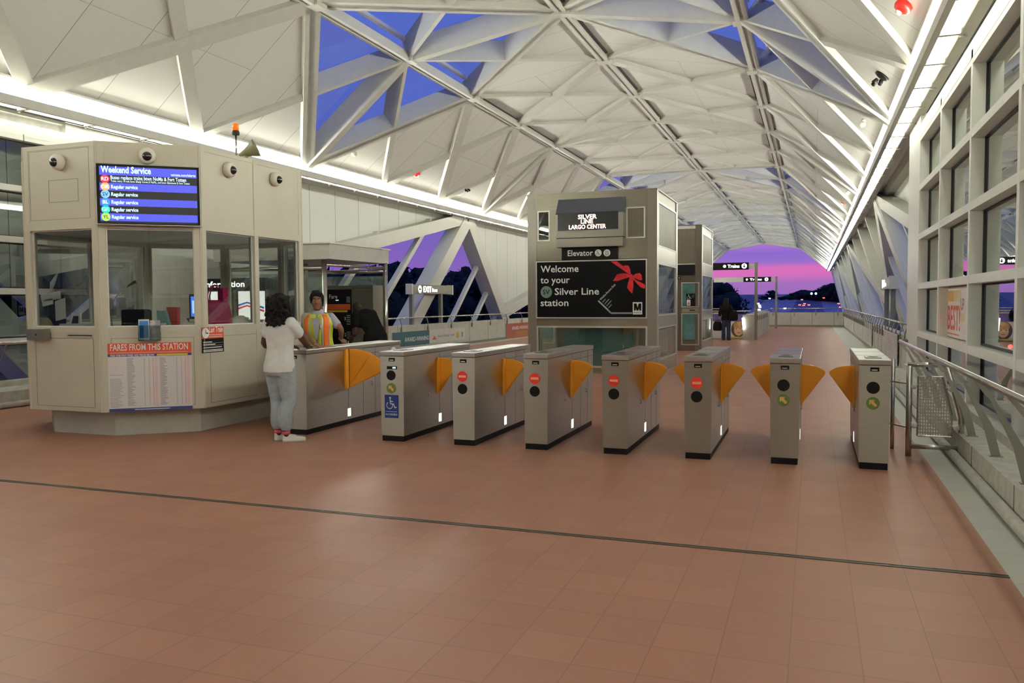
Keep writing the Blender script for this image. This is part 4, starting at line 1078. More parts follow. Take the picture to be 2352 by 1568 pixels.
# ------------------------------------------------------------------ elevators
M_mesh = grid_mat('woven_mesh', (.21, .18, .12), (.07, .06, .04), (.03, .03), (0, 0), .010, rough=.5, axes='XZ', bump=.2)
M_meshs = grid_mat('woven_mesh_side', (.24, .21, .15), (.08, .07, .05), (.03, .03), (0, 0), .010, rough=.5, axes='YZ', bump=.2)
M_trim = mat('pale_trim', (.66, .65, .60), .35, metal=.6)
M_teal_glass = glass('elevator_door_glass', (.16, .30, .28), .10)
M_black_glossy = mat('black_gloss', (.008, .008, .008), .2, spec=.25)
def elevator(label, y0, y1, x0, x1, top):
    t = thing('elevator', label, 'elevator', ((x0 + x1) / 2, (y0 + y1) / 2, 0))
    w = .20
    for x in (x0, x1 - w):
        for y in (y0, y1 - w):
            m = MB(); m.box(x, x + w, y, y + w, 0, top, M_steel); m.build('corner_post', t)
    m = MB(); m.box(x0 + .02, x1 - .02, y0 + .065, y1 - .03, top - .25, top - .01, M_esteel); m.box(x0 - .01, x1 + .01, y0 - .01, y1 + .01, top - .03, top, M_esteel); m.build('elevator_roof', t)
    FS = Face((x1, y0, 0), (0, 1, 0), (1, 0, 0)); L = y1 - y0
    FB = Face((x1, y1, 0), (-1, 0, 0), (0, 1, 0)); FL = Face((x0, y1, 0), (0, -1, 0), (-1, 0, 0))
    for F, LL in ((FS, L), (FL, L), (FB, x1 - x0)):
        m = MB(); F.box(m, w, LL - w, 2.38, 2.72, -.05, -.005, M_esteel); F.box(m, w, LL - w, 1.00, 1.24, -.05, -.005, M_esteel); F.box(m, w, LL - w, 0, .28, -.05, -.005, M_esteel)
        for z0, z1 in ((2.72, top - .25), (1.24, 2.38), (.28, 1.0)): F.frame(m, w, LL - w, z0, z1, .035, -.05, .0, M_trim)
        m.build('side_frame', t)
        m = MB(); F.box(m, w + .03, LL - w - .03, 2.75, top - .28, -.04, -.02, M_meshs if F is not FB else M_mesh); m.build('mesh_panel', t)
        for z0, z1 in ((1.275, 2.345), (.315, .965)):
            m = MB(); m.poly([F.P(w + .03, z0, -.025), F.P(LL - w - .03, z0, -.025), F.P(LL - w - .03, z1, -.025), F.P(w + .03, z1, -.025)], M_glass); m.build('pane', t)
    m = MB(); m.box(x0 + .5, x1 - .5, y0 + .6, y1 - .4, 0.02, 2.5, M_steeld); m.box(x0 + .62, x1 - .62, y0 + .598, y0 + .6, .1, 2.2, M_teal); m.build('car', t)
    return t
EX0, EX1, EY = -5.98, -3.10, 17.3
el = elevator('near glass and steel elevator with a welcome poster on its front', EY, 20.1, EX0, EX1, 3.93)
FE = Face((EX0, EY, 0), (1, 0, 0), (0, -1, 0)); LE = EX1 - EX0
m = MB()
def eb(x0, y0, x1, y1, d0, d1, mt, d=0.0): a = FE.rect(x0, y0, x1, y1, d); FE.box(m, *a, d0, d1, mt); return a
for z0, z1 in ((3.60, 3.93), (2.47, 2.86), (1.03, 1.21), (0, .12)):
    m = MB(); FE.box(m, .2, LE - .2, z0, z1, -.06, -.004, M_esteel); m.build('front_band', el)
m = MB(); FE.frame(m, .2, LE - .2, .12, 1.03, .04, -.05, .0, M_trim)
m.build('front_frame', el); m = MB(); FE.frame(m, .2, .55, 2.86, 3.60, .05, -.05, .002, M_esteel); FE.frame(m, .235, .515, 2.90, 3.56, .025, -.04, .006, M_trim)
m.build('window_frame', el); m = MB(); b0 = FE.of(1433, 500)[0]; FE.frame(m, b0, LE - .2, 2.86, 3.60, .05, -.05, .002, M_esteel); FE.frame(m, b0 + .05, LE - .25, 2.90, 3.56, .03, -.04, .006, M_trim)
m.build('vent_frame', el); m = MB(); FE.box(m, .55, b0, 2.86, 3.60, -.05, -.004, M_esteel); m.build('front_panel', el)
m = MB(); m.poly([FE.P(.26, 2.92, -.02), FE.P(.5, 2.92, -.02), FE.P(.5, 3.54, -.02), FE.P(.26, 3.54, -.02)], M_glass); m.build('pane', el)
m = MB(); FE.box(m, b0 + .07, LE - .27, 2.93, 3.54, -.035, -.02, M_mesh); m.build('vent', el)
m = MB(); m.poly([FE.P(.24, .16, -.02), FE.P(LE - .24, .16, -.02), FE.P(LE - .24, .99, -.02), FE.P(.24, .99, -.02)], M_glass); m.build('pane', el)
# train display
a0, a1, z0, z1 = FE.rect(1276, 490, 1432, 566, .22)
ds = thing('train_display', 'steel-cased display showing SILVER LINE LARGO CENTER on the near elevator', 'display', FE.P((a0 + a1) / 2, z0, .1))
m = MB(); top = FE.of(1300, 458)[1]
q = [FE.P(a0, z0, 0), FE.P(a1, z0, 0), FE.P(a1, z0, .22), FE.P(a0, z0, .22), FE.P(a0, z1, 0), FE.P(a1, z1, 0), FE.P(a1, z1, .22), FE.P(a0, z1, .22)]
FE.box(m, a0, a1, z0 + .20, z1, .001, .22, M_steel); FE.box(m, a0 + .02, a1 - .02, z0, z0 + .185, .001, .20, M_steel); FE.box(m, a0 + .01, a1 - .01, z0 + .18, z0 + .20, .001, .19, M_dark)
m.prism([FE.P(a0, z1, .22), FE.P(a0, z1, .001), FE.P(a0, top, .001)], FE.t * (a1 - a0), mat('slate_hood', (.07, .07, .085), .4)); m.build('casing', ds)
s0, s1, y0_, y1_ = FE.rect(1281, 487, 1420, 528, .222)
m = MB(); FE.box(m, s0, s1, y0_, y1_, .2205, .223, M_black_glossy); m.build('screen', ds)
m = MB(); M_ledt = glow('led_text', (1, .62, .52), 3.2)
for body, px, wpx, yy in (('SILVER', 1349, 43, 503), ('LINE', 1348, 28, 514), ('LARGO CENTER', 1349, 85, 526)):
    c, z = FE.of(px, yy - .5, .224); wd = FE.of(px + wpx / 2, yy, .224)[0] - FE.of(px - wpx / 2, yy, .224)[0]
    FE.text(m, body, c - wd / 2, z + .005, .088, M_ledt, .2245, 'LEFT', bold=.02, width=wd)
m.build('lettering', ds)
# elevator sign
a0, a1, z0, z1 = FE.rect(1290, 567, 1418, 596, .06)
sg_ = thing('elevator_sign', 'black sign reading Elevator with two round symbols, under the train display', 'sign', FE.P((a0 + a1) / 2, z0, .03))
m = MB(); FE.box(m, a0, a1, z0, z1, .001, .06, M_black); m.build('board', sg_)
m = MB(); c, z = FE.of(1304, 588, .062); FE.text(m, 'Elevator', c, z, .125, M_letter, .062, bold=.012, width=FE.of(1362, 588, .062)[0] - c)
for px, kind in ((1374, 0), (1394, 1)):
    c, z = FE.of(px, 580.5, .062); FE.disc(m, c, z, .075, M_letter, .0605, .0015)
    if kind == 0: wheelchair(m, FE.P(c - .055, z - .05, .064), FE.t, (0, 0, 1), FE.n, .10, M_black)
    else:
        FE.frame(m, c - .035, c + .035, z - .05, z + .012, .008, .062, .064, M_black); FE.box(m, c - .03, c + .03, z - .025, z - .018, .062, .064, M_black)
        for s2 in (-.02, .02): FE.poly(m, [(c + s2 - .014, z + .025), (c + s2 + .014, z + .025), (c + s2, z + .05)], M_black, .0642)
m.build('lettering', sg_)
# welcome poster
a0, a1, z0, z1 = FE.rect(1231, 597, 1486, 731, .03)
wp = thing('welcome_poster', 'black framed poster welcoming riders to a silver line station, red ribbon bow', 'poster', FE.P((a0 + a1) / 2, z0, .02))
m = MB(); FE.frame(m, a0, a1, z0, z1, .025, .001, .035, M_trim); m.build('frame', wp)
m = MB(); FE.box(m, a0 + .02, a1 - .02, z0 + .02, z1 - .02, .002, .025, mat('poster_black', (.006, .006, .007), .35, spec=.1)); m.build('sheet', wp)
K = lambda cx, cy: FE.of(1200 + cx * 300 / 1960, 560 + cy * 240 / 1568, .027)
m = MB()
for body, x, y, xe in (('Welcome', 272, 428, 842), ('to your', 270, 592, 710), ('Silver Line', 484, 764, 1150), ('station', 272, 932, 690)):
    c, z = K(x, y); FE.text(m, body, c, z, .148, M_letter, .027, bold=.012, width=K(xe, y)[0] - c)
c, z = K(358, 722); FE.disc(m, c, z, .132, mat('sage_disc', (.16, .24, .21), .5), .0255, .001); FE.text(m, 'SV', c, z - .05, .105, M_black, .0275, 'CENTER', bold=.01)
def strokes(pts, w, mt, d):
    q = [FE.P(*K(*p), d) for p in pts]
    for p, r in zip(q[:-1], q[1:]):
        dd = (r - p).normalized(); n2 = dd.cross(FE.n) * w / 2; m.poly([p - n2, r - n2, r + n2, p + n2], mt)
M_line2 = mat('route_grey', (.30, .33, .33), .5)
strokes([(1135, 850), (1330, 1038), (1645, 1038)], .034, M_line2, .0262)
for k in range(8): c, z = K(1150 + k * 18, 866 + k * 16); FE.disc(m, c, z, .010, M_letter, .0265, .0008, 10)
c = K(1160, 850); dg_ = (V((.66, 0, .75))).normalized()
m.text('Wiehle-Reston East', FE.P(*K(1175, 850), .027), (.70, 0, .71), (-.71, 0, .70), .045, M_letter, width=.47)
for k, ln in enumerate((.10, .15, .16, .10)):
    p = FE.P(*K(1205 + k * 30, 880 + k * 28), .0268); m.poly([p, p + V((.68, 0, .73)) * ln, p + V((.68, 0, .73)) * ln + V((-.012, 0, .012)), p + V((-.012, 0, .012))], M_line2)
p0, p1 = K(1655, 1058), K(1797, 873); FE.box(m, p0[0], p1[0], p0[1], p1[1], .025, .0262, M_letter)
for pp in ([(1672, 1000), (1672, 893), (1700, 893), (1700, 1000)], [(1752, 1000), (1752, 893), (1782, 893), (1782, 1000)], [(1672, 893), (1712, 893), (1738, 1000), (1714, 1000)], [(1782, 893), (1744, 893), (1714, 1000), (1738, 1000)]): FE.poly(m, [K(*q) for q in pp], M_black, .0272)
FE.text(m, 'metro', K(1726, 1000)[0], K(1726, 1042)[1], .045, M_black, .0275, 'CENTER', width=K(1780, 0)[0] - K(1670, 0)[0])
m.build('print', wp)
m = MB(); M_rib = mat('ribbon_red', (.55, .012, .02), .45, var=.35, scale=5)
def ribbon(pts, d): FE.poly(m, [K(*p) for p in pts], M_rib, d)
ribbon([(1322, 262), (1420, 262), (1600, 400), (1640, 470), (1560, 430), (1480, 370)], .0262)
ribbon([(1640, 470), (1700, 540), (1840, 610), (1840, 672), (1770, 650), (1660, 530)], .0263)
ribbon([(1500, 340), (1530, 322), (1590, 325), (1620, 390), (1625, 460), (1590, 440), (1560, 420)], .0266)
ribbon([(1620, 480), (1580, 445), (1500, 440), (1420, 455), (1358, 555), (1430, 555), (1540, 520), (1600, 500)], .0267)
ribbon([(1640, 490), (1690, 450), (1760, 435), (1790, 470), (1795, 540), (1760, 545), (1700, 520)], .0268)
ribbon([(1610, 500), (1660, 510), (1665, 640), (1648, 745), (1610, 710), (1570, 660), (1580, 600)], .0269)
ribbon([(1600, 460), (1650, 455), (1660, 505), (1610, 510)], .0274)
m.build('ribbon', wp)

e2 = elevator('far elevator standing behind the near one, with dark teal doors', 25.9, 28.9, -6.1, -3.25, 3.92)
F2 = Face((-6.1, 25.9, 0), (1, 0, 0), (0, -1, 0)); L2 = 2.85

d0, d1 = F2.of(1565, 700)[0], F2.of(1606, 700)[0]
for a_, b_, z0, z1, mt in ((.2, L2 - .2, 3.80, 3.92, M_trim), (.2, L2 - .2, 0, .35, M_esteel), (.2, L2 - .2, 2.14, 2.56, M_esteel), (.2, d0, .35, 2.14, M_esteel), (d0, L2 - .2, 1.18, 1.36, M_esteel), (d1, L2 - .2, .35, 2.14, M_esteel)):
    m = MB(); F2.box(m, a_, b_, z0, z1, -.06, .004 if z0 > 3.7 else -.004 if a_ != d0 else -.003, mt); m.build('front_band', e2)
m = MB()
F2.frame(m, d0, d1, 1.36, 2.14, .03, -.05, .01, M_trim); m.build('door_frame', e2); m = MB(); F2.frame(m, d0, d1, .18, 1.18, .03, -.05, .01, M_trim); m.build('door_frame', e2); m = MB()
F2.box(m, d0 + .02, d1 - .02, 1.21, 1.33, -.004, .004, mat('brass_plate', (.42, .38, .28), .35, metal=.7)); F2.box(m, d0 + .25, d0 + .42, 1.25, 1.29, .004, .008, M_dark)
m.build('call_plate', e2)
m = MB(); F2.box(m, .2, L2 - .19, 2.72, 3.80, -.03, -.012, M_mesh); F2.box(m, .2, L2 - .2, 2.69, 2.72, -.04, .004, M_trim); m.build('mesh_panel', e2)
m = MB(); F2.box(m, .2, L2 - .2, 2.36, 2.69, -.004, .02, M_black); m.build('black_header', e2)
for z0, z1 in ((1.39, 2.11), (.21, 1.15)):
    m = MB(); m.box(F2.P(d0, 0).x + .03, F2.P(d1, 0).x - .03, 25.915, 25.93, z0, z1, mat('teal_door', (.09, .19, .185), .2, var=.3, scale=3)); m.build('door_panel', e2)
a0, a1, z0, z1 = F2.rect(1576, 674, 1597, 703)
s_ = thing('elevator_notice', 'black notice with a wheelchair symbol on the far elevator door', 'sign', F2.P((a0 + a1) / 2, z0, .0))
m = MB(); F2.box(m, a0, a1, z0, z1, -.012, .0, M_black); wheelchair(m, F2.P(a0 + .02, z1 - .17, .002), F2.t, (0, 0, 1), F2.n, .15, M_letter); F2.box(m, a0 + .02, (a0 + a1) / 2 - .01, z0 + .02, z0 + .2, 0, .002, M_letter); F2.poly(m, [(a0 + .04, z0 + .05), (a0 + .12, z0 + .05), (a0 + .08, z0 + .16)], M_pred, .004)
for k in range(3): F2.box(m, (a0 + a1) / 2 + .03, a1 - .03, z1 - .06 - k * .03, z1 - .05 - k * .03, 0, .002, M_line2)
m.build('sheet', s_)
m = MB(); c, z = F2.of(1560, 638); F2.box(m, c - .05, c + .05, z - .05, z + .05, .001, .01, M_black); F2.box(m, c - .012, c + .012, z - .03, z + .03, .01, .011, M_letter); m.thing('floor_plate', 'tiny black floor plate beside the far elevator door', 'sign')

# ------------------------------------------------------------------ signs along the hall
M_signw = glow('lit_lettering', (1, 1, .97), 3.0)
M_signgrey = mat('sign_bronze', (.22, .20, .16), .4, metal=.5); M_pole = mat('grey_pole', (.25, .25, .21), .5, metal=.3)
def exit_sign(side):
    sg = 1 if side == 'R' else -1
    x = 2.0 if side == 'R' else -12.55
    y0 = at_x(939, 660, x).y if side == 'L' else at_x(2053, 660, x).y
    L = 3.3 if side == 'L' else 3.0
    z0, z1 = 1.86, 2.17
    t = thing('exit_sign', 'lit exit sign on two poles beyond the %s low wall' % ('left' if side == 'L' else 'right'), 'sign', (x, y0, -.4))
    for y in (y0 + .18, y0 + L * .74): m = MB(); m.box(x - .06, x + .06, y - .06, y + .06, -.4, z0 + .05, M_pole); m.build('pole', t)
    m = MB(); m.box(x - .12, x + .12, y0, y0 + .06, z0 - .02, z1 + .02, M_frame); m.box(x - .12, x + .12, y0 + L - .06, y0 + L, z0 - .02, z1 + .02, M_frame); m.box(x - .10, x + .10, y0 + .06, y0 + L - .06, z0, z1, M_signgrey)
    m.build('board', t)
    F = Face((x - sg * .10, y0 if sg < 0 else y0 + L, 0), (0, -sg, 0), (-sg, 0, 0)); m = MB()
    c = .62 if sg < 0 else .5
    F.disc(m, c, (z0 + z1) / 2, .125, M_signw, .001, .002); F.poly(m, [(c - .09, 2.015), (c - .01, 2.09), (c - .01, 2.04), (c + .09, 2.04), (c + .09, 1.99), (c - .01, 1.99), (c - .01, 1.94)], M_black, .005)
    F.text(m, 'EXIT', c + .26, z0 + .06, .20, M_signw, .004, bold=.015, width=.62); F.text(m, 'Buses', c + .93, z0 + .08, .12, M_signw, .004, bold=.02, width=.42)
    m.build('lettering', t)
exit_sign('L'); exit_sign('R')
def trains(label, Y, pole_px, foot_z, x0, x1, y0, y1, grey=None):
    F = Face((-8, Y, 0), (1, 0, 0), (0, -1, 0)); a, _ = F.of(pole_px, 690)
    t = thing('trains_sign', label, 'sign', F.P(a, 0, 0)); ztop = F.of(pole_px, y0 - 1)[1]
    m = MB(); F.box(m, a - .055, a + .055, 0, ztop, -.055, .055, M_pole); m.build('pole', t)
    a0, a1, z0, z1 = F.rect(x0, y0, x1, y1)
    m = MB(); F.box(m, a0, a1, z0, z1, -.1, .12, M_black); F.box(m, a1, a - .07, z0 + (z1 - z0) * .15, z0 + (z1 - z0) * .8, -.06, .06, M_frame)
    if grey: F.box(m, F.of(grey, 640)[0], a0, z0, z1, -.08, .10, M_frame)
    m.build('board', t)
    h = z1 - z0; m = MB(); w = a1 - a0
    c1 = F.of(x1 - 10, 610)[0]; F.disc(m, c1, (z0 + z1) / 2, h * .36, M_signw, .121, .003); F.poly(m, [(c1, z0 + h * .22), (c1 + h * .22, z0 + h * .5), (c1 + h * .07, z0 + h * .5), (c1 + h * .07, z0 + h * .75), (c1 - h * .07, z0 + h * .75), (c1 - h * .07, z0 + h * .5), (c1 - h * .22, z0 + h * .5)], M_black, .126)
    c2 = F.of(x1 - 48, 610)[0]; F.text(m, 'Trains', c2, z0 + h * .28, h * .45, M_signw, .124, bold=.02, width=F.of(x1 - 21, 610)[0] - c2)
    c3 = F.of(x1 - 55, 610)[0]; F.disc(m, c3, (z0 + z1) / 2, h * .2, M_signw, .121, .003)
    m.build('lettering', t)
trains('lit black Trains sign on a tall grey post beside the far elevator', 33.6, 1736.5, 0, 1590, 1720, 604, 620)
trains('farther lit Trains sign, lower in view, on a thin post near the hall end', 47.5, 1783, 0, 1708, 1771, 636, 647, 1640)

# escalator well with a poster, a purple banner and rails
M_purple = mat('purple_banner', (.13, .09, .26), .5)
FW = Face((-8, 34.4, 0), (1, 0, 0), (0, -1, 0))
ew = thing('escalator_well', 'low walled escalator well left of the far Trains signs', 'escalator', (-3.2, 36, 0))
e0, e1 = FW.of(1600, 740)[0], FW.of(1757, 740)[0]
xw0, xw1, xw2 = FW.P(e0, 0).x, FW.P(FW.of(1706, 740)[0], 0).x, FW.P(FW.of(1734, 740)[0], 0).x
m = MB(); m.box(xw1, xw2, 34.3, 46, 0, .98, M_panelgrey)
for k in range(8): m.box(xw2, xw2 + .003, 34.9 + k * 1.3, 34.92 + k * 1.3, .05, .98, M_dark); m.box(xw2, xw2 + .02, 34.6 + k * 1.3, 34.7 + k * 1.3, .72, .92, M_dark)
m.box(xw0, xw1, 34.5, 34.6, .0, .72, M_panelgrey); m.build('wall', ew)
m = MB(); m.tube([(xw0, 34.5, 1.13), (xw1 + .3, 34.5, 1.13)], .025, M_tube, 8); m.tube([(xw2 - .1, 34.4, 1.05), (xw2 - .1, 46, 1.05)], .025, M_tube, 8); m.build('rail', ew)
m = MB(); m.tube([(xw1 + .06, 34.25, .40), (xw1 + .02, 34.25, .86)], .05, glow('white_tube', (1, 1, .98), 4), 10); m.build('lamp', ew)  # glowing tube put in for a bright reflection in the glass
m = MB(); m.box(xw0, xw1 + .1, 34.42, 34.5, .72, 1.02, M_purple); m.text('OUT', (-4.05, 34.415, .80), (1, 0, 0), (0, 0, 1), .10, mat('dim_lettering', (.3, .27, .4), .5)); m.thing('purple_banner', 'purple banner above the portrait poster by the escalator', 'banner')
ad = thing('portrait_poster', 'white poster with a smiling child portrait low by the escalator', 'poster', (xw1 - .9, 34.40, .02))
m = MB(); m.box(xw0, xw1 + .02, 34.42, 34.49, .02, .71, M_ppaper); m.build('sheet', ad)
m = MB(); cx_ = FW.P(FW.of(1695, 740)[0], 0).x; cz_ = .38
def oval(cx0, cz0, rx, rz, mt, d): m.poly([(cx0 + rx * cos(k * pi / 14), 34.42 - d, cz0 + rz * sin(k * pi / 14)) for k in range(28)], mt)
oval(cx_, cz_ + .02, .27, .33, mat('portrait_hair', (.10, .055, .03), .6, var=.4), .002); oval(cx_ + .02, cz_ + .17, .21, .17, mat('portrait_fringe', (.42, .22, .08), .6, var=.4), .003); oval(cx_ + .03, cz_ - .02, .18, .23, mat('portrait_skin', (.72, .45, .34), .5), .004); oval(cx_ + .03, cz_ + .14, .20, .09, mat('portrait_fringe', (.42, .22, .08), .6), .005)
for sx in (-.07, .09): oval(cx_ + sx, cz_ + .03, .025, .018, M_dark, .006)
oval(cx_ + .03, cz_ - .12, .06, .022, mat('portrait_lips', (.55, .16, .14), .5), .006); m.box(cx_ - .3, cx_ + .25, 34.412, 34.415, .03, .10, mat('portrait_yellow', (.65, .55, .12), .5)); m.build('portrait', ad)
m = MB(); m.tube([(-2.65, 48.5, .05), (-2.65, 48.5, .95)], .07, glow('white_tube', (1, 1, .98), 4), 10); m.thing('stair_lamp', 'upright white tube lamp at the left end of the far low wall', 'lamp')

# banners and notices on the low walls
FLW = Face((-12.2, 15, 0), (0, 1, 0), (1, 0, 0)); FRW = Face((1.70, 50, 0), (0, -1, 0), (-1, 0, 0))
def panel(F, label, px, parts, name='wall_banner'):
    a0, a1, z0, z1 = F.rect(*px); t = thing(name, label, 'banner', F.P((a0 + a1) / 2, z0, .02))
    m = MB(); F.box(m, a0, a1, z0, z1, .0008, .03, M_trim); m.build('backing', t)
    parts(t, a0, a1, z0, z1); return t
M_tealb = mat('teal_banner', (.022, .10, .125), .4, var=.1); M_whiteb = mat('white_banner', (.66, .64, .60), .35); M_rust = mat('rust_banner', (.36, .075, .03), .4, var=.15); M_gold = mat('gold_seal', (.62, .45, .06), .4)
def p_award(t, a0, a1, z0, z1):
    s = a0 + (a1 - a0) * .46; m = MB(); FLW.box(m, a0, s, z0, z1, .03, .034, M_tealb); FLW.box(m, s, a1, z0, z1, .03, .034, M_whiteb); m.build('sheet', t)
    m = MB(); w = a1 - a0; h = z1 - z0
    FLW.text(m, 'AWARD-WINNING', a0 + w * .14, z0 + h * .30, h * .30, M_letter, .036, bold=.01, width=w * .31)
    FLW.text(m, 'Reston Hospital Center', s + w * .12, z0 + h * .40, h * .20, M_pnavy, .036, width=w * .25)
    FLW.disc(m, a1 - w * .12, z0 + h * .45, h * .26, M_gold, .034, .002); FLW.poly(m, [(s + w * .04, z0 + h * .25), (s + w * .10, z0 + h * .25), (s + w * .07, z0 + h * .55)], M_pred, .036); FLW.box(m, a1 - w * .06, a1 - w * .03, z0 + h * .25, z0 + h * .65, .034, .036, M_line2)
    m.build('print', t)
panel(FLW, 'teal and white banner about award-winning care on the left low wall', (900, 757, 1066, 788), p_award)
def p_rust(t, a0, a1, z0, z1):
    m = MB(); w = a1 - a0; h = z1 - z0; FLW.box(m, a0, a1 - w * .1, z0, z1, .03, .034, M_rust); FLW.box(m, a1 - w * .1, a1, z0, z1, .03, .034, M_whiteb); m.build('sheet', t)
    m = MB(); FLW.text(m, 'AWARD-WINNING', a0 + w * .2, z0 + h * .62, h * .2, M_letter, .036, bold=.01, width=w * .62); FLW.box(m, a0 + w * .35, a0 + w * .8, z0 + h * .22, z0 + h * .52, .034, .035, mat('gold_print', (.42, .17, .03), .5, var=.4, scale=20)); m.build('print', t)
panel(FLW, 'rust red award-winning banner on the left low wall beside the near elevator', (1161, 741, 1222, 779), p_rust)
M_notice = mat('pale_notice', (.56, .51, .50), .5, var=.12, scale=3)
def p_note(t, a0, a1, z0, z1):
    m = MB(); FRW.box(m, a0 + .06, a1 - .06, z0 + .03, z1 - .03, .03, .033, M_notice); m.build('sheet', t)
    m = MB(); w = a1 - a0
    for k in range(4): FRW.box(m, a0 + w * .3, a0 + w * (.75 - .1 * (k % 2)), z0 + .25 + k * .07, z0 + .27 + k * .07, .033, .034, mat('pink_print', (.50, .38, .38), .5))
    m.build('print', t)
for lab, ya, yb in (('pale framed notice on the right low wall, nearest of three', 19.0, 22.6), ('pale framed notice on the right low wall, middle of three', 27.0, 31.0), ('pale framed notice on the right low wall, farthest of three', 38.5, 43.5)):
    t = thing('wall_notice', lab, 'notice', (1.68, (ya + yb) / 2, .16), 'notices on the right low wall')
    a0, a1 = 50 - yb, 50 - ya; m = MB(); FRW.frame(m, a0, a1, .16, .82, .03, .0, .03, M_trim); FRW.box(m, a0, a1, .16, .82, .001, .02, M_dark); m.build('frame', t); p_note(t, a0, a1, .16, .82)
# poster in the window
FG = Face((1.835, 13.40, 0), (0, -1, 0), (-1, 0, 0))
bp = thing('window_poster', 'white poster with tall red lettering BEST! in the lower right window', 'poster', (1.835, 12.2, 1.03))
m = MB(); FG.box(m, .08, 2.30, 1.03, 1.73, .0, .006, mat('poster_white', (.72, .66, .62), .5)); m.build('sheet', bp)
m = MB(); FG.text(m, 'BEST!', .12, 1.14, .33, mat('poster_red_letter', (.55, .06, .04), .5), .008, bold=.02, width=1.05); FG.box(m, .12, .62, 1.53, 1.68, .006, .0075, mat('poster_orange', (.62, .34, .10), .5)); FG.box(m, .62, 1.15, 1.53, 1.68, .006, .0075, mat('poster_sand', (.66, .54, .30), .5)); FG.text(m, 'UP', 1.22, 1.42, .15, mat('poster_wine', (.30, .03, .04), .5), .008, bold=.02, width=.25); FG.box(m, 1.2, 1.5, 1.27, 1.38, .006, .0075, mat('poster_sand', (.66, .54, .30), .5)); FG.box(m, .12, 1.1, 1.07, 1.085, .006, .0075, M_pred); m.build('print', bp)

# ------------------------------------------------------------------ small fittings under the ceiling
M_alarm = mat('alarm_red', (.75, .02, .015), .35); M_beige = mat('beige_plastic', (.62, .58, .48), .5)
def on_roof(px, py, a, b):
    n = seg_n(a, b); p = at_plane(px, py, nd(a, 0) + n * PAN, n); return p, n
def fit(kind, px, py, seg, label):
    p, n = on_roof(px, py, *seg); dn = -n; m = MB()
    if kind == 'alarm':
        t = thing('fire_alarm', label, 'alarm', p, 'red alarms under the ceiling'); m.lathe([(.08, 0), (.115, .02), (.115, .08), (.09, .12), (.03, .14)], p, dn, M_alarm, 20); m.build('housing', t); m = MB(); m.lathe([(.045, .12), (.04, .16), (.01, .175)], p, dn, M_letter, 14); m.build('strobe', t)
    elif kind == 'spot':
        t = thing('spot_camera', label, 'camera', p, 'black cameras under the ceiling'); m.lathe([(.13, 0), (.13, .03), (.08, .05)], p, dn, M_black, 20); m.build('mount', t)
        for k in range(3):
            q = p + dn * .10 + V((.05 * cos(k * 2.1), .07 * sin(k * 2.1), 0)); m = MB(); m.lathe([(.036, 0), (.04, .08), (.025, .095)], q, dn + V((cos(k * 2.1), sin(k * 2.1), 0)) * .4, M_black, 12); m.build('lens_barrel', t)
    else:
        t = thing('ceiling_sensor', label, 'sensor', p, 'small sensors under the ceiling'); m.lathe([(.05, 0), (.05, .05), (.02, .06)], p, dn, M_beige, 14); m.build('base', t); m = MB(); m.lathe([(.07, 0), (.075, .08), (.03, .12)], p + dn * .05, dn + V((.5, .2, 0)), M_beige, 14); m.build('head', t)
LS, RS = ('eL', 'kL'), ('kR', 'eR')
fit('alarm', 955, 396, LS, 'red ceiling alarm over the left light strip'); fit('alarm', 2082, 6, RS, 'red ceiling alarm at the top right, closest to the viewer')
fit('alarm', 1940, 461, RS, 'red ceiling alarm midway along the right slope'); fit('alarm', 1926, 556, RS, 'red ceiling alarm near the far end of the right slope')
fit('spot', 1068, 430, LS, 'black camera cluster over the left light strip'); fit('spot', 2027, 173, RS, 'black camera cluster on the near right slope'); fit('spot', 1590, 515, ('kL', 'r'), 'black camera cluster under the ceiling above the far elevator')
fit('sensor', 808, 348, LS, 'small beige sensor left of the red alarm over the left strip'); fit('sensor', 1158, 456, LS, 'small beige sensor between camera cluster and near elevator'); fit('sensor', 1985, 275, RS, 'small beige sensor below the right camera cluster'); fit('sensor', 1950, 436, RS, 'small beige sensor just above the midway red alarm')
# ------------------------------------------------------------------ people
M_skin = mat('brown_skin', (.085, .040, .025), .5, spec=.25, var=.08); M_skin2 = mat('warm_brown_skin', (.23, .10, .058), .5, spec=.3, var=.08); M_skin3 = mat('tan_skin', (.40, .22, .14), .5)
M_hair = mat('black_hair', (.010, .008, .007), .6, var=.5, scale=60, bump=.4, spec=.12)
M_tee = mat('white_cotton', (.72, .72, .70), .8, var=.05, scale=14, bump=.3); M_capri = mat('pale_denim', (.36, .40, .44), .8, var=.10, scale=22, bump=.35)
M_shoe = mat('white_shoe', (.80, .77, .72), .5, var=.04); M_sole = mat('shoe_sole', (.72, .68, .62), .6); M_sock = mat('pink_sock', (.65, .12, .14), .7)
M_uni = mat('lavender_shirt', (.42, .42, .52), .7, var=.05, scale=14, bump=.2); M_hivis = mat('lime_vest', (.62, .66, .06), .6, var=.08, scale=10); M_horange = mat('orange_tape', (.95, .20, .03), .5, var=.04); M_silver = mat('silver_tape', (.62, .58, .48), .35, metal=.4)
M_btee = mat('black_cotton', (.009, .009, .009), .85, spec=.08, var=.2, scale=14); M_print = mat('yellow_print', (.55, .38, .03), .6); M_jeans = mat('dark_jeans', (.035, .045, .075), .85, spec=.1, var=.15, scale=20); M_trouser = mat('navy_trousers', (.03, .03, .045), .8)
M_eye = mat('eye_white', (.75, .72, .70), .3); M_lip = mat('lips', (.24, .06, .05), .4); M_gold2 = mat('earring', (.75, .70, .55), .2, metal=.9)

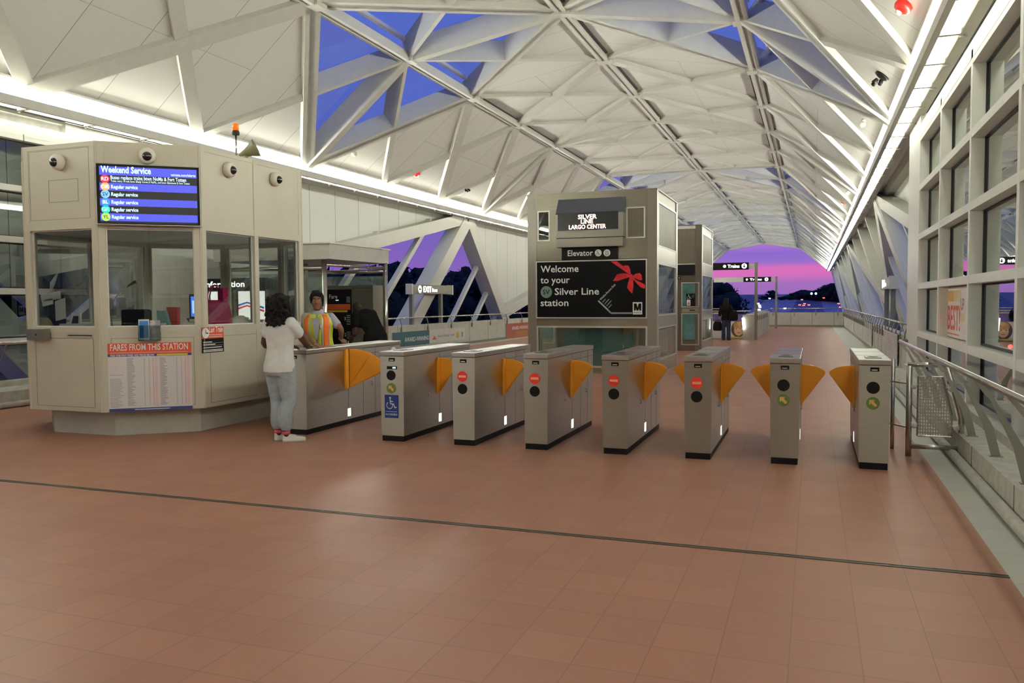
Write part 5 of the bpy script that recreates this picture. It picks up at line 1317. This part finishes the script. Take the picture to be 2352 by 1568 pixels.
def skin_union(mb, m, voxel, name, parent, smooth=6, disp=0.0, dscale=20, vf=.5):
    """one continuous surface out of overlapping closed shapes"""
    me = bpy.data.meshes.new('shape'); me.from_pydata(mb.v, [], mb.f); me.update()
    o = bpy.data.objects.new('shape', me); COL.objects.link(o)
    r = o.modifiers.new('r', 'REMESH'); r.mode = 'VOXEL'; r.voxel_size = voxel
    s = o.modifiers.new('s', 'SMOOTH'); s.factor = vf; s.iterations = smooth
    bpy.context.view_layer.update()
    out = bpy.data.meshes.new_from_object(o.evaluated_get(bpy.context.evaluated_depsgraph_get()))
    bpy.data.objects.remove(o); bpy.data.meshes.remove(me)
    if disp:
        ns = [v.normal.copy() for v in out.vertices]
        for v, n in zip(out.vertices, ns): v.co += n * disp * noise.noise(v.co * dscale)
    res = MB(); res.add([v.co.copy() for v in out.vertices], [list(p.vertices) for p in out.polygons], m, True)
    bpy.data.meshes.remove(out)
    return res.build(name, parent, True)
class Body:
    def __init__(s, name, label, base, heading, k):
        s.t = thing(name, label, 'person', base); s.b = V(base); s.k = k
        h = V((heading[0], heading[1], 0)).normalized(); s.f = h; s.r = V((h.y, -h.x, 0))
    def W(s, x, y, z): return s.b + s.r * (x * s.k) + s.f * (y * s.k) + V((0, 0, z * s.k))
    def limb(s, mb, pts, rs, n=14, sub=4):
        P = [V(p) for p in pts]; q, rr = [], []
        for i in range(len(P) - 1):
            p0, p1, p2, p3 = P[max(i - 1, 0)], P[i], P[i + 1], P[min(i + 2, len(P) - 1)]
            for j in range(sub):
                t = j / sub
                q.append(.5 * ((2 * p1) + (p2 - p0) * t + (2 * p0 - 5 * p1 + 4 * p2 - p3) * t * t + (3 * p1 - p0 - 3 * p2 + p3) * t ** 3)); rr.append(rs[i] * (1 - t) + rs[i + 1] * t)
        q.append(P[-1]); rr.append(rs[-1])
        mb.tube(q, rr, M_skin, n); mb.ball(q[0], rr[0], M_skin, 10); mb.ball(q[-1], rr[-1], M_skin, 10)
    def torso(s, mb, rings, inf=0.0, n=20, org=None, ax=None):
        """rings: (z, half width, half depth, forward shift); org/ax tilt the column"""
        L = []
        for z, w, d, y in rings:
            L.append([s.tp(w * cos(a) * (1 + inf / max(w, .01)), d * sin(a) * (1 + inf / max(d, .01)) + y, z, org, ax) for a in [2 * pi * i / n for i in range(n)]])
        mb.loft(L, M_skin)
    def tp(s, x, y, z, org=None, ax=None):
        if org is None: return s.W(x, y, z)
        zz = z - org; return s.W(x, y * cos(ax) + zz * sin(ax) if zz > 0 else y, org + (zz * cos(ax) - y * sin(ax) if zz > 0 else zz))
    def hand(s, mb, w, d, n, side, curl=.35, k=1.0):
        """w wrist, d pointing direction, n back of the hand, side +1 when the thumb is on d x n side"""
        w, d, n = V(w), V(d).normalized(), V(n); n = (n - d * n.dot(d)).normalized(); sd = d.cross(n) * side
        c = [w + d * (x * k) for x in (-.015, .02, .055, .088)]; ww = [.024, .034, .041, .038]; hh = [.019, .017, .015, .012]
        mb.loft([[p + sd * (a * k * cos(q)) + n * (b * k * sin(q)) for q in [2 * pi * i / 12 for i in range(12)]] for p, a, b in zip(c, ww, hh)], M_skin)
        for i, (off, ln) in enumerate(((.030, .070), (.010, .078), (-.011, .073), (-.030, .058))):
            p = w + d * (.080 * k) + sd * (off * k); dd = (d + sd * off * 1.6).normalized(); pts = [p]
            for j, f in enumerate((.42, .33, .25)):
                a = curl * (j + .6); dj = dd * cos(a) - n * sin(a); p = p + dj * (ln * f * k * 1.25); pts.append(p)
            mb.tube(pts, [.0095 * k, .009 * k, .0082 * k, .0066 * k], M_skin, 8); mb.ball(pts[-1], .0066 * k, M_skin, 8)
        p = w + d * (.022 * k) + sd * (.028 * k); dd = (d * .75 + sd * .7 - n * .12).normalized()
        pts = [p, p + dd * (.034 * k), p + dd * (.034 * k) + (dd + d * .6).normalized() * (.032 * k)]
        mb.tube(pts, [.0125 * k, .0105 * k, .008 * k], M_skin, 8); mb.ball(pts[-1], .008 * k, M_skin, 8)
    def head(s, mb, c, f, up=(0, 0, 1), k=1.0, skin=None):
        """skull, jaw, nose, ears; c centre of the head, f the way it faces"""
        c, f, up = V(c), V(f).normalized(), V(up).normalized(); f = (f - up * f.dot(up)).normalized(); r = f.cross(up)
        s.hc, s.hf, s.hu, s.hr, s.hk = c, f, up, r, k
        P = lambda x, y, z: c + (r * x + f * y + up * z) * k
        s.HP = P
        L = []
        for z, w, d, y in ((-.118, .020, .022, .058), (-.108, .036, .040, .048), (-.085, .052, .062, .030), (-.055, .062, .080, .012), (-.02, .070, .092, .002), (.02, .075, .098, -.004), (.055, .074, .097, -.008), (.085, .062, .080, -.010), (.105, .040, .052, -.012), (.115, .012, .016, -.012)):
            L.append([P(w * cos(a), y + d * sin(a) * (1.0 if sin(a) > 0 else 1.05), z) for a in [2 * pi * i / 20 for i in range(20)]])
        mb.loft(L, M_skin)
        mb.loft([[P(x * .6, y, z) for x, y, z in q] for q in ([(-.008, .088, .018), (.008, .088, .018), (.008, .08, .022), (-.008, .08, .022)], [(-.012, .106, -.012), (.012, .106, -.012), (.014, .08, -.008), (-.014, .08, -.008)], [(-.026, .112, -.034), (.026, .112, -.034), (.030, .078, -.036), (-.030, .078, -.036)], [(-.02, .098, -.042), (.02, .098, -.042), (.022, .078, -.044), (-.022, .078, -.044)])], M_skin)
        for sx in (-1, 1):
            mb.ball(P(sx * .076, -.012, -.012), .022 * k, M_skin, 10, (.5, .8, 1.35))
            mb.ball(P(sx * .030, .072, .030), .020 * k, M_skin, 8)          # brow
            mb.ball(P(sx * .040, .060, -.035), .028 * k, M_skin, 8)         # cheek
        mb.ball(P(0, .078, -.062), .021 * k, M_skin, 8, (1.25, .8, .7)); mb.ball(P(0, .075, -.098), .018 * k, M_skin, 8)
    def face(s, lips=M_lip):
        P, k = s.HP, s.hk
        for sx in (-1, 1):
            e = MB(); e.ball(P(sx * .031, .0800, .006), .0108 * k, M_eye, 12, (1.15, 1, .62)); e.ball(P(sx * .031, .0865, .006), .0058 * k, M_black, 10); e.build('eye', s.t)
            b = MB(); b.tube([P(sx * .014, .097, .024), P(sx * .032, .094, .029), P(sx * .050, .080, .022)], [.0035, .004, .002], M_hair, 6); b.build('eyebrow', s.t)
        l = MB(); l.tube([P(-.024, .086, -.064), P(-.010, .0955, -.060), P(0, .097, -.062), P(.010, .0955, -.060), P(.024, .086, -.064)], [.002, .0055, .0055, .0055, .002], lips, 8)
        l.tube([P(-.020, .087, -.067), P(0, .096, -.071), P(.020, .087, -.067)], [.002, .007, .002], lips, 8); l.build('lips', s.t)
    def shoe(s, name, c, f, ln=.255, m=M_shoe):
        c, f = V(c), V(f).normalized(); r = V((f.y, -f.x, 0)); sh = MB()
        Q = lambda u, v, z: c + f * (u * ln) + r * v + V((0, 0, z))
        secs = [(-.30, .026, .075, .09), (-.24, .034, .085, .10), (-.10, .036, .078, .095), (.08, .037, .062, .08), (.30, .044, .040, .055), (.50, .044, .034, .042), (.64, .034, .026, .03), (.70, .016, .018, .02)]
        sh.loft([[Q(u, w * cos(a), .022 + max(0, sin(a)) * h - (0 if sin(a) > 0 else .008)) for a in [2 * pi * i / 14 for i in range(14)]] for u, w, h, _ in secs], m)
        o = skin_union(sh, m, .006, name, s.t, 4)
        so = MB(); so.loft([[Q(u, (w + .005) * sg, z) for sg, z in ((-1, 0), (1, 0), (1.03, .014), (1, .028), (-1, .028), (-1.03, .014))] for u, w, _, _ in secs], M_sole if m is M_shoe else M_black); so.build('sole', o)
        return o

def cloth(B, mb, m, name, voxel=.012, smooth=8, disp=.006, dscale=13): return skin_union(mb, m, voxel, name, B.t, smooth, disp, dscale)

# woman at the gate, seen from behind --------------------------------------
B = Body('person', 'woman in white T-shirt and pale cropped jeans at the gate console, back turned', (-5.66, 7.78, 0), (.12, .99), .962)
W = B.W
sk = MB()
TR = [(.80, .150, .12, -.01), (.90, .172, .135, -.015), (1.0, .158, .118, -.005), (1.08, .148, .108, 0), (1.2, .160, .118, .005), (1.3, .172, .112, 0), (1.38, .165, .085, -.005), (1.43, .095, .065, -.005), (1.48, .056, .056, 0)]
B.torso(sk, TR, -.012)
sk.tube([W(0, 0, 1.42), W(0, .005, 1.52)], [.055, .05], M_skin, 14)
B.head(sk, W(0, .01, 1.605), B.f + V((-.25, 0, 0)), k=.97)
hips = {}
for sx, kn, an in ((1, (.10, .02, .47), (.085, -.02, .075)), (-1, (-.09, .03, .47), (-.075, .02, .075))):
    B.limb(sk, [W(sx * .085, -.01, .88), W(*kn), W(an[0], an[1] - .01, .33), W(*an)], [.092, .056, .054, .037])
    hips[sx] = (W(sx * .085, -.01, .88), W(*kn), W(an[0], an[1] - .01, .30), W(*an))
ra = [W(.165, 0, 1.385), V((-5.455, 7.99, 1.10)), V((-5.585, 8.21, 1.055))]
la = [W(-.170, 0, 1.385), V((-5.90, 7.84, 1.085)), V((-5.80, 8.07, 1.07))]
for a in (ra, la): B.limb(sk, [a[0], (a[0] + a[1]) / 2 + V((0, 0, .01)), a[1], a[2]], [.056, .050, .041, .028])
B.hand(sk, ra[2] + V((-.01, .012, .002)), (-.38, .9, -.12), (0, 0, 1), -1, .12)
B.hand(sk, la[2] + V((.008, .015, 0)), (.4, .9, -.1), (0, 0, 1), 1, .3)
skin_union(sk, M_skin, .0075, 'body', B.t, 5)
c = MB(); B.torso(c, [(.815, .205, .168, -.02), (.90, .198, .160, -.02), (.96, .186, .146, -.012)] + [(z, w + .022, d + .022, y) for z, w, d, y in TR[3:8]])
for a in (ra, la): B.limb(c, [a[0] + V((0, 0, .005)), a[0] * .55 + a[1] * .45], [.074, .072]); 
c.tube([W(0, 0, 1.40), W(0, .003, 1.475)], [.085, .064], M_skin, 16)
cloth(B, c, M_tee, 'shirt')
c = MB(); B.torso(c, [(.78, .165, .135, -.015), (.86, .180, .148, -.018), (.93, .172, .136, -.012), (1.0, .155, .118, -.005)], .012)
for sx in (1, -1): h, kn, md, an = hips[sx]; B.limb(c, [h + V((0, 0, -.01)), kn + (h - kn) * .45, kn, V((an.x, an.y, .34)) * .5 + V((md.x, md.y, .34)) * .5, V((an.x, an.y, .20))], [.112, .098, .080, .082, .086])
cloth(B, c, M_capri, 'trousers', disp=.008, dscale=11)
hr = MB(); rr = random.Random(11)
P = B.HP
hr.ball(P(0, -.02, .02), .112, M_hair, 16, (.95, 1.05, 1.06))
hr.loft([[P(w * cos(a), y + d * sin(a), z) for a in [k * pi / 10 for k in range(20)]] for z, w, d, y in ((.10, .07, .07, -.03), (.05, .110, .10, -.035), (-.03, .125, .085, -.055), (-.11, .135, .080, -.070), (-.18, .130, .070, -.078), (-.23, .10, .05, -.08))], M_hair)
for i in range(150):
    a = rr.uniform(.75, 2 * pi - .75) + pi / 2; z = rr.uniform(-.235, .09); rad = .112 + .02 * (z < 0) + rr.uniform(-.012, .012)
    hr.ball(P(cos(a) * rad, -.04 + sin(a) * rad * .85, z), rr.uniform(.016, .027), M_hair, 8)
skin_union(hr, M_hair, .008, 'hair', B.t, 2, .012, 55)
for sx, d in ((1, V((.80, .60, 0))), (-1, V((.55, .83, 0)))):
    an = hips[sx][3]; B.shoe('shoe', V((an.x, an.y, 0)) + d * .035, d)
    s_ = MB(); s_.tube([V((an.x, an.y, .085)), V((an.x, an.y, .125))], [.047, .043], M_sock, 14); s_.build('sock', B.t)

# station employee in the safety vest ---------------------------------------
B = Body('person', 'station employee with short black hair in an orange and lime safety vest', (-6.30, 9.52, 0), (.42, -.90), 1.005)
W = B.W; sk = MB()
lean = (1.0, .14)
TR = [(.80, .150, .11, 0), (.90, .170, .125, -.01), (1.0, .155, .108, 0), (1.08, .142, .102, .002), (1.2, .155, .115, .012), (1.3, .168, .112, .008), (1.38, .160, .082, 0), (1.43, .092, .062, 0), (1.48, .052, .052, .004)]
B.torso(sk, TR, -.012, org=lean[0], ax=lean[1])
T = lambda x, y, z: B.tp(x, y, z, *lean)
sk.tube([T(0, 0, 1.42), T(0, .012, 1.52)], [.054, .048], M_skin2, 14)
B.head(sk, T(0, .035, 1.60), V((.50, -.85, -.02)), k=.98)
for sx in (1, -1): B.limb(sk, [W(sx * .085, 0, .88), W(sx * .09, .02, .47), W(sx * .09, -.02, .30), W(sx * .09, -.03, .075)], [.090, .055, .052, .036]); sk.ball(W(sx * .09, .03, .03), .04, M_skin2, 10, (1, 1.8, .7))
ra = [T(-.165, 0, 1.375), at_y(704, 766, 9.42), at_z(722, 789, 1.06)]     # her right arm, left in the photo
ra[0] = T(-.165, 0, 1.375) ; la = [T(.165, 0, 1.375), at_y(783, 757, 9.62), at_z(783, 778, 1.06)]
if (ra[0] - ra[1]).length > (la[0] - ra[1]).length: ra[0], la[0] = la[0], ra[0]
for a in (ra, la): B.limb(sk, [a[0], (a[0] + a[1]) / 2 + V((0, 0, .01)), a[1], a[2]], [.052, .047, .039, .027])
B.hand(sk, ra[2] + V((.02, -.005, -.004)), (.85, -.35, -.22), (0, 0, 1), 1, .12)
B.hand(sk, la[2] + V((.012, -.015, -.004)), (.72, -.6, -.20), (0, 0, 1), -1, .12)
skin_union(sk, M_skin2, .0075, 'body', B.t, 4)
B.face()
c = MB(); B.torso(c, TR[:8], .014, org=lean[0], ax=lean[1])
for a in (ra, la): B.limb(c, [a[0] + V((0, 0, .0)), a[0] * .42 + a[1] * .58], [.062, .066])
c.tube([T(0, 0, 1.39), T(0, .004, 1.47)], [.085, .062], M_skin, 16)
for sx in (-1, 1): c.loft([[T(sx * x, y, z) for x, y, z in q] for q in ([(.0, .075, 1.40), (.03, .085, 1.40), (.03, .07, 1.405), (.0, .06, 1.405)], [(.03, .075, 1.455), (.075, .045, 1.44), (.07, .03, 1.45), (.03, .06, 1.46)], [(.06, .02, 1.49), (.085, .0, 1.46), (.08, -.01, 1.47), (.055, .01, 1.49)])], M_uni)
cloth(B, c, M_uni, 'shirt', disp=.004)
c = MB(); B.torso(c, TR[:3], .014)
for sx in (1, -1): B.limb(c, [W(sx * .085, 0, .88), W(sx * .09, .02, .47), W(sx * .09, -.02, .12)], [.108, .078, .08])
cloth(B, c, M_trouser, 'trousers')
# vest: front panels and back, worn open, with tapes
def vest_strip(a0, a1, z0, z1, m, name, inf, par, n=7, taper=None):
    g = MB(); rows = 9; pts = []
    for i in range(rows + 1):
        z = z0 + (z1 - z0) * i / rows
        for (za, wa, da, ya), (zb, wb, db, yb) in zip(TR[:-1], TR[1:]):
            if za <= z <= zb: t = (z - za) / (zb - za); break
        w, d, y = wa + (wb - wa) * t + inf, da + (db - da) * t + inf, ya + (yb - ya) * t
        b0 = a0 + (taper * (i / rows) if taper else 0)
        pts.append([T(w * cos(b0 + (a1 - b0) * k / n), y + d * sin(b0 + (a1 - b0) * k / n), z) for k in range(n + 1)])
    cen = sum((p for r in pts for p in r), V((0, 0, 0))) / ((rows + 1) * (n + 1)); 
    vs = [p for r in pts for p in r]; fs = [(i * (n + 1) + k, i * (n + 1) + k + 1, (i + 1) * (n + 1) + k + 1, (i + 1) * (n + 1) + k) for i in range(rows) for k in range(n)]
    g.add(vs, fs, m, True)
    o = g.build(name, par, True); sm = o.modifiers.new('thickness', 'SOLIDIFY'); sm.thickness = .005; sm.offset = 0
    return o
ve = vest_strip(1.62, 4.71, .86, 1.425, M_hivis, 'vest', .040, B.t, 14, None)
vest_strip(-1.57, 1.50, .86, 1.425, M_hivis, 'vest_panel', .040, ve, 14, None)
# the V of the open front shows the shirt: tapes on both sides
for a0, a1, m_, nm in ((2.02, 2.45, M_horange, 'orange_tape'), (.66, 1.0, M_horange, 'orange_tape'), (1.90, 2.02, M_silver, 'silver_tape'), (2.45, 2.54, M_silver, 'silver_tape'), (.56, .66, M_silver, 'silver_tape'), (1.0, 1.10, M_silver, 'silver_tape')):
    vest_strip(a0, a1, .86, 1.42, m_, nm, .046, ve, 4)
g = MB()
g.poly([T(x, y, z) for x, y, z in ((-.055, .172, 1.385), (.055, .172, 1.385), (.012, .185, 1.10), (-.012, .185, 1.10))], M_uni); g.build('shirt_front', ve)
g = MB(); q = [T(x, y, z) for x, y, z in ((-.128, .128, 1.24), (-.052, .165, 1.24), (-.052, .163, 1.285), (-.128, .122, 1.285))]
g.poly(q, M_letter); xd = (q[1] - q[0]).normalized(); zd = (q[3] - q[0]).normalized(); nn = xd.cross(zd)
g.poly([p + nn * .003 for p in (q[0] - xd * .006 - zd * .006, q[1] + xd * .006 - zd * .006, q[2] + xd * .006 + zd * .006, q[3] - xd * .006 + zd * .006)], mat('badge_blue', (.05, .06, .35), .5)); g.text('WMATA', q[0] + xd * .006 + zd * .012 + nn * .006, xd, zd, .020, M_letter, width=.066, bold=.02); g.build('badge', ve)
hr = MB(); P = B.HP; hr.ball(P(0, -.022, .035), .100, M_hair, 18, (.93, 1.05, .98))
for i in range(24):
    u = i / 23; x = -.075 + .13 * u; hr.tube([P(x * .5 + .02, -.02, .128), P(x * .95, .075, .095 - .02 * abs(u - .5)), P(x * 1.06 - .004, .090 - .03 * abs(u - .45), .040 + .030 * u)], [.016, .013, .005], M_hair, 8)
for sx in (-1, 1):
    for i in range(6): hr.tube([P(sx * .06, -.01 - i * .012, .10), P(sx * .083, .015 - i * .02, .03), P(sx * .080, .022 - i * .018, -.035 - .05 * (sx < 0))], [.018, .014, .005], M_hair, 8)
skin_union(hr, M_hair, .006, 'hair', B.t, 2, .004, 70)
for sx in (-1, 1): g = MB(); g.tube([P(sx * .080 + .014 * cos(a) * 0, -.008 + .018 * cos(a), -.052 + .018 * sin(a)) for a in [k * 2 * pi / 14 for k in range(15)]], .0022, M_gold2, 6); g.build('earring', B.t)
g = MB(); w_ = la[2]; dd = (la[2] - la[1]).normalized(); g.tube([w_ - dd * .035, w_ - dd * .02], [.031, .0305], M_letter, 14); g.build('bracelet', B.t)

# man bent over the fare machine --------------------------------------------
hip = at_y(862, 772, 14.25)
B = Body('person', 'man in a black T-shirt with yellow print bending towards the fare machine', (hip.x, 14.25, 0), (-.86, .30), 1.04)
W = B.W; sk = MB(); lean = (.95, .72); T = lambda x, y, z: B.tp(x, y, z, *lean)
TR = [(.80, .165, .13, 0), (.90, .175, .14, -.005), (1.0, .175, .135, 0), (1.1, .185, .14, 0), (1.22, .205, .145, 0), (1.33, .215, .14, -.005), (1.41, .19, .10, -.01), (1.46, .11, .075, 0), (1.50, .065, .065, .01)]
B.torso(sk, TR, -.012, org=lean[0], ax=lean[1]); sk.tube([T(0, 0, 1.44), T(0, .05, 1.56)], [.065, .058], M_skin, 14)
B.head(sk, T(0, .085, 1.63), B.f + V((0, 0, -.9)), up=V((B.f.x * .8, B.f.y * .8, .75)), k=1.02)
for sx in (1, -1): B.limb(sk, [W(sx * .10, 0, .90), W(sx * .11, .03, .48), W(sx * .11, -.02, .30), W(sx * .11, -.03, .08)], [.10, .062, .058, .04])
ra = [T(.205, 0, 1.40), W(.24, .32, 1.00), W(.16, .50, 1.02)]; la = [T(-.205, 0, 1.40), W(-.27, .26, .93), W(-.20, .42, .86)]
for a in (ra, la): B.limb(sk, [a[0], (a[0] + a[1]) / 2, a[1], a[2]], [.062, .054, .044, .031])
for a, sd in ((ra, 1), (la, -1)): B.hand(sk, a[2] + (a[2] - a[1]).normalized() * .015, a[2] - a[1], (0, 0, 1), sd, .4, 1.1)
skin_union(sk, M_skin, .009, 'body', B.t, 4); B.face()
c = MB(); B.torso(c, [(.70, .250, .21, 0), (.80, .248, .21, 0), (.9, .240, .20, 0)] + [(z, w + .022, d + .022, y) for z, w, d, y in TR[2:8]], 0, org=lean[0], ax=lean[1])
for a in (ra, la): B.limb(c, [a[0], a[0] * .42 + a[1] * .58], [.086, .088])
sh_ = cloth(B, c, M_btee, 'shirt', disp=.012, dscale=9)
c = MB(); B.torso(c, TR[:3], .012)
for sx in (1, -1): B.limb(c, [W(sx * .10, 0, .90), W(sx * .11, .03, .48), W(sx * .11, -.02, .10)], [.118, .09, .088])
cloth(B, c, M_jeans, 'trousers')
for sx in (1, -1): B.shoe('shoe', W(sx * .11, .02, 0), B.f, .28, M_btee)
g = MB(); L_ = -1
for k, (z, a0, a1) in enumerate(((1.35, 1.9, 2.5), (1.31, 1.95, 2.75), (1.2, 1.8, 2.0), (1.14, 1.85, 2.15), (1.08, 1.8, 2.3), (1.04, 1.75, 2.2))):
    for (za, wa, da, ya), (zb, wb, db, yb) in zip(TR[:-1], TR[1:]):
        if za <= z <= zb: t_ = (z - za) / (zb - za); break
    w, d, y = wa + (wb - wa) * t_ + .034, da + (db - da) * t_ + .034, ya
    for j in range(3): b0 = a0 + (a1 - a0) * j / 3; b1 = b0 + (a1 - a0) * .27; g.poly([T(w * cos(b), y + d * sin(b), zz) for b, zz in ((b0, z), (b1, z), (b1, z + .03), (b0, z + .03))], M_print)
g.build('shirt_print', sh_)
hr = MB(); P = B.HP; hr.ball(P(0, -.012, .012), .1035, M_hair, 16, (.77, 1.0, 1.03)); skin_union(hr, mat('cropped_hair', (.018, .013, .010), .7, var=.4, scale=50), .010, 'hair', B.t, 2)

# woman far down the hall -----------------------------------------------------
q = at_z(1672, 779, 0)
B = Body('person', 'long-haired person in black top and jeans far down the hall, carrying two bags', (q.x, 33.25, 0), (.02, 1), .97)
W = B.W; sk = MB()
TR = [(.80, .155, .12, 0), (.90, .172, .13, -.01), (1.0, .155, .11, 0), (1.08, .145, .105, 0), (1.2, .160, .115, 0), (1.3, .170, .11, 0), (1.38, .165, .085, 0), (1.43, .095, .065, 0), (1.48, .055, .055, 0)]
B.torso(sk, TR, -.012); sk.tube([W(0, 0, 1.42), W(0, .005, 1.52)], [.054, .05], M_skin3, 12); B.head(sk, W(0, .015, 1.60), B.f)
for sx in (1, -1): B.limb(sk, [W(sx * .085, 0, .88), W(sx * .095, .03 * sx, .47), W(sx * .10, 0, .30), W(sx * .10, -.02 * sx, .075)], [.09, .056, .053, .036])
la = [W(-.17, 0, 1.38), W(-.25, -.01, 1.10), W(-.27, .04, .90)]; ra = [W(.17, 0, 1.38), W(.24, .0, 1.12), W(.17, .17, 1.02)]
for a in (la, ra): B.limb(sk, [a[0], (a[0] + a[1]) / 2, a[1], a[2]], [.052, .047, .039, .028])
B.hand(sk, la[2], la[2] - la[1], V((-1, 0, 0)), 1, .8); B.hand(sk, ra[2], ra[2] - ra[1], V((1, 0, 0)), -1, .5)
skin_union(sk, M_skin3, .009, 'body', B.t, 4); B.face()
c = MB(); B.torso(c, [(.82, .18, .14, -.01)] + TR[1:8], .022)
for a in (la, ra): B.limb(c, [a[0], a[1], a[1] * .6 + a[2] * .4], [.072, .062, .058])
cloth(B, c, M_btee, 'top', .014)
c = MB(); B.torso(c, TR[:3], .012)
for sx in (1, -1): B.limb(c, [W(sx * .085, 0, .88), W(sx * .095, .03 * sx, .47), W(sx * .10, -.01 * sx, .06)], [.108, .078, .082])
cloth(B, c, M_jeans, 'trousers', .014)
for sx in (1, -1): B.shoe('shoe', W(sx * .10, .03, 0), B.f + V((sx * .2, 0, 0)), .25, M_btee)
hr = MB(); P = B.HP; hr.ball(P(0, -.02, .02), .105, M_hair, 16, (.92, 1.02, 1.08)); hr.loft([[P(w * cos(a), -.075 + d * sin(a), z) for a in [k * pi / 8 for k in range(16)]] for z, w, d in ((.06, .08, .06), (-.05, .10, .06), (-.15, .11, .055), (-.24, .10, .05), (-.30, .05, .03))], M_hair); skin_union(hr, M_hair, .012, 'hair', B.t, 2, .006, 40)
def bag(lab, c, w, d, h, hand):
    t = thing('shoulder_bag', lab, 'bag', c); m = MB(); c = V(c)
    m.loft([[c + V((a * w * s1, b * d * s2, z)) for a, b in ((-1, -.6), (-.6, -1), (.6, -1), (1, -.6), (1, .6), (.6, 1), (-.6, 1), (-1, .6))] for z, s1, s2 in ((0, .75, .8), (h * .12, .98, 1), (h * .6, 1, .9), (h, .72, .35))], M_btee, True, True); m.build('bag_body', t)
    m = MB(); m.tube([c + V((-w * .6, 0, h * .98)), V(hand) + V((-.02, 0, -.01)), V(hand) + V((.02, 0, -.01)), c + V((w * .6, 0, h * .98))], .012, M_btee, 8); m.build('strap', t)
bag('large black bag hanging from the left hand of the far person', la[2] + V((-.07, -.02, -.50)), .17, .10, .36, la[2] + V((0, 0, -.06)))
bag('black shoulder bag on the right hip of the far person', W(.30, -.08, .80), .17, .09, .38, W(.20, -.02, 1.40))
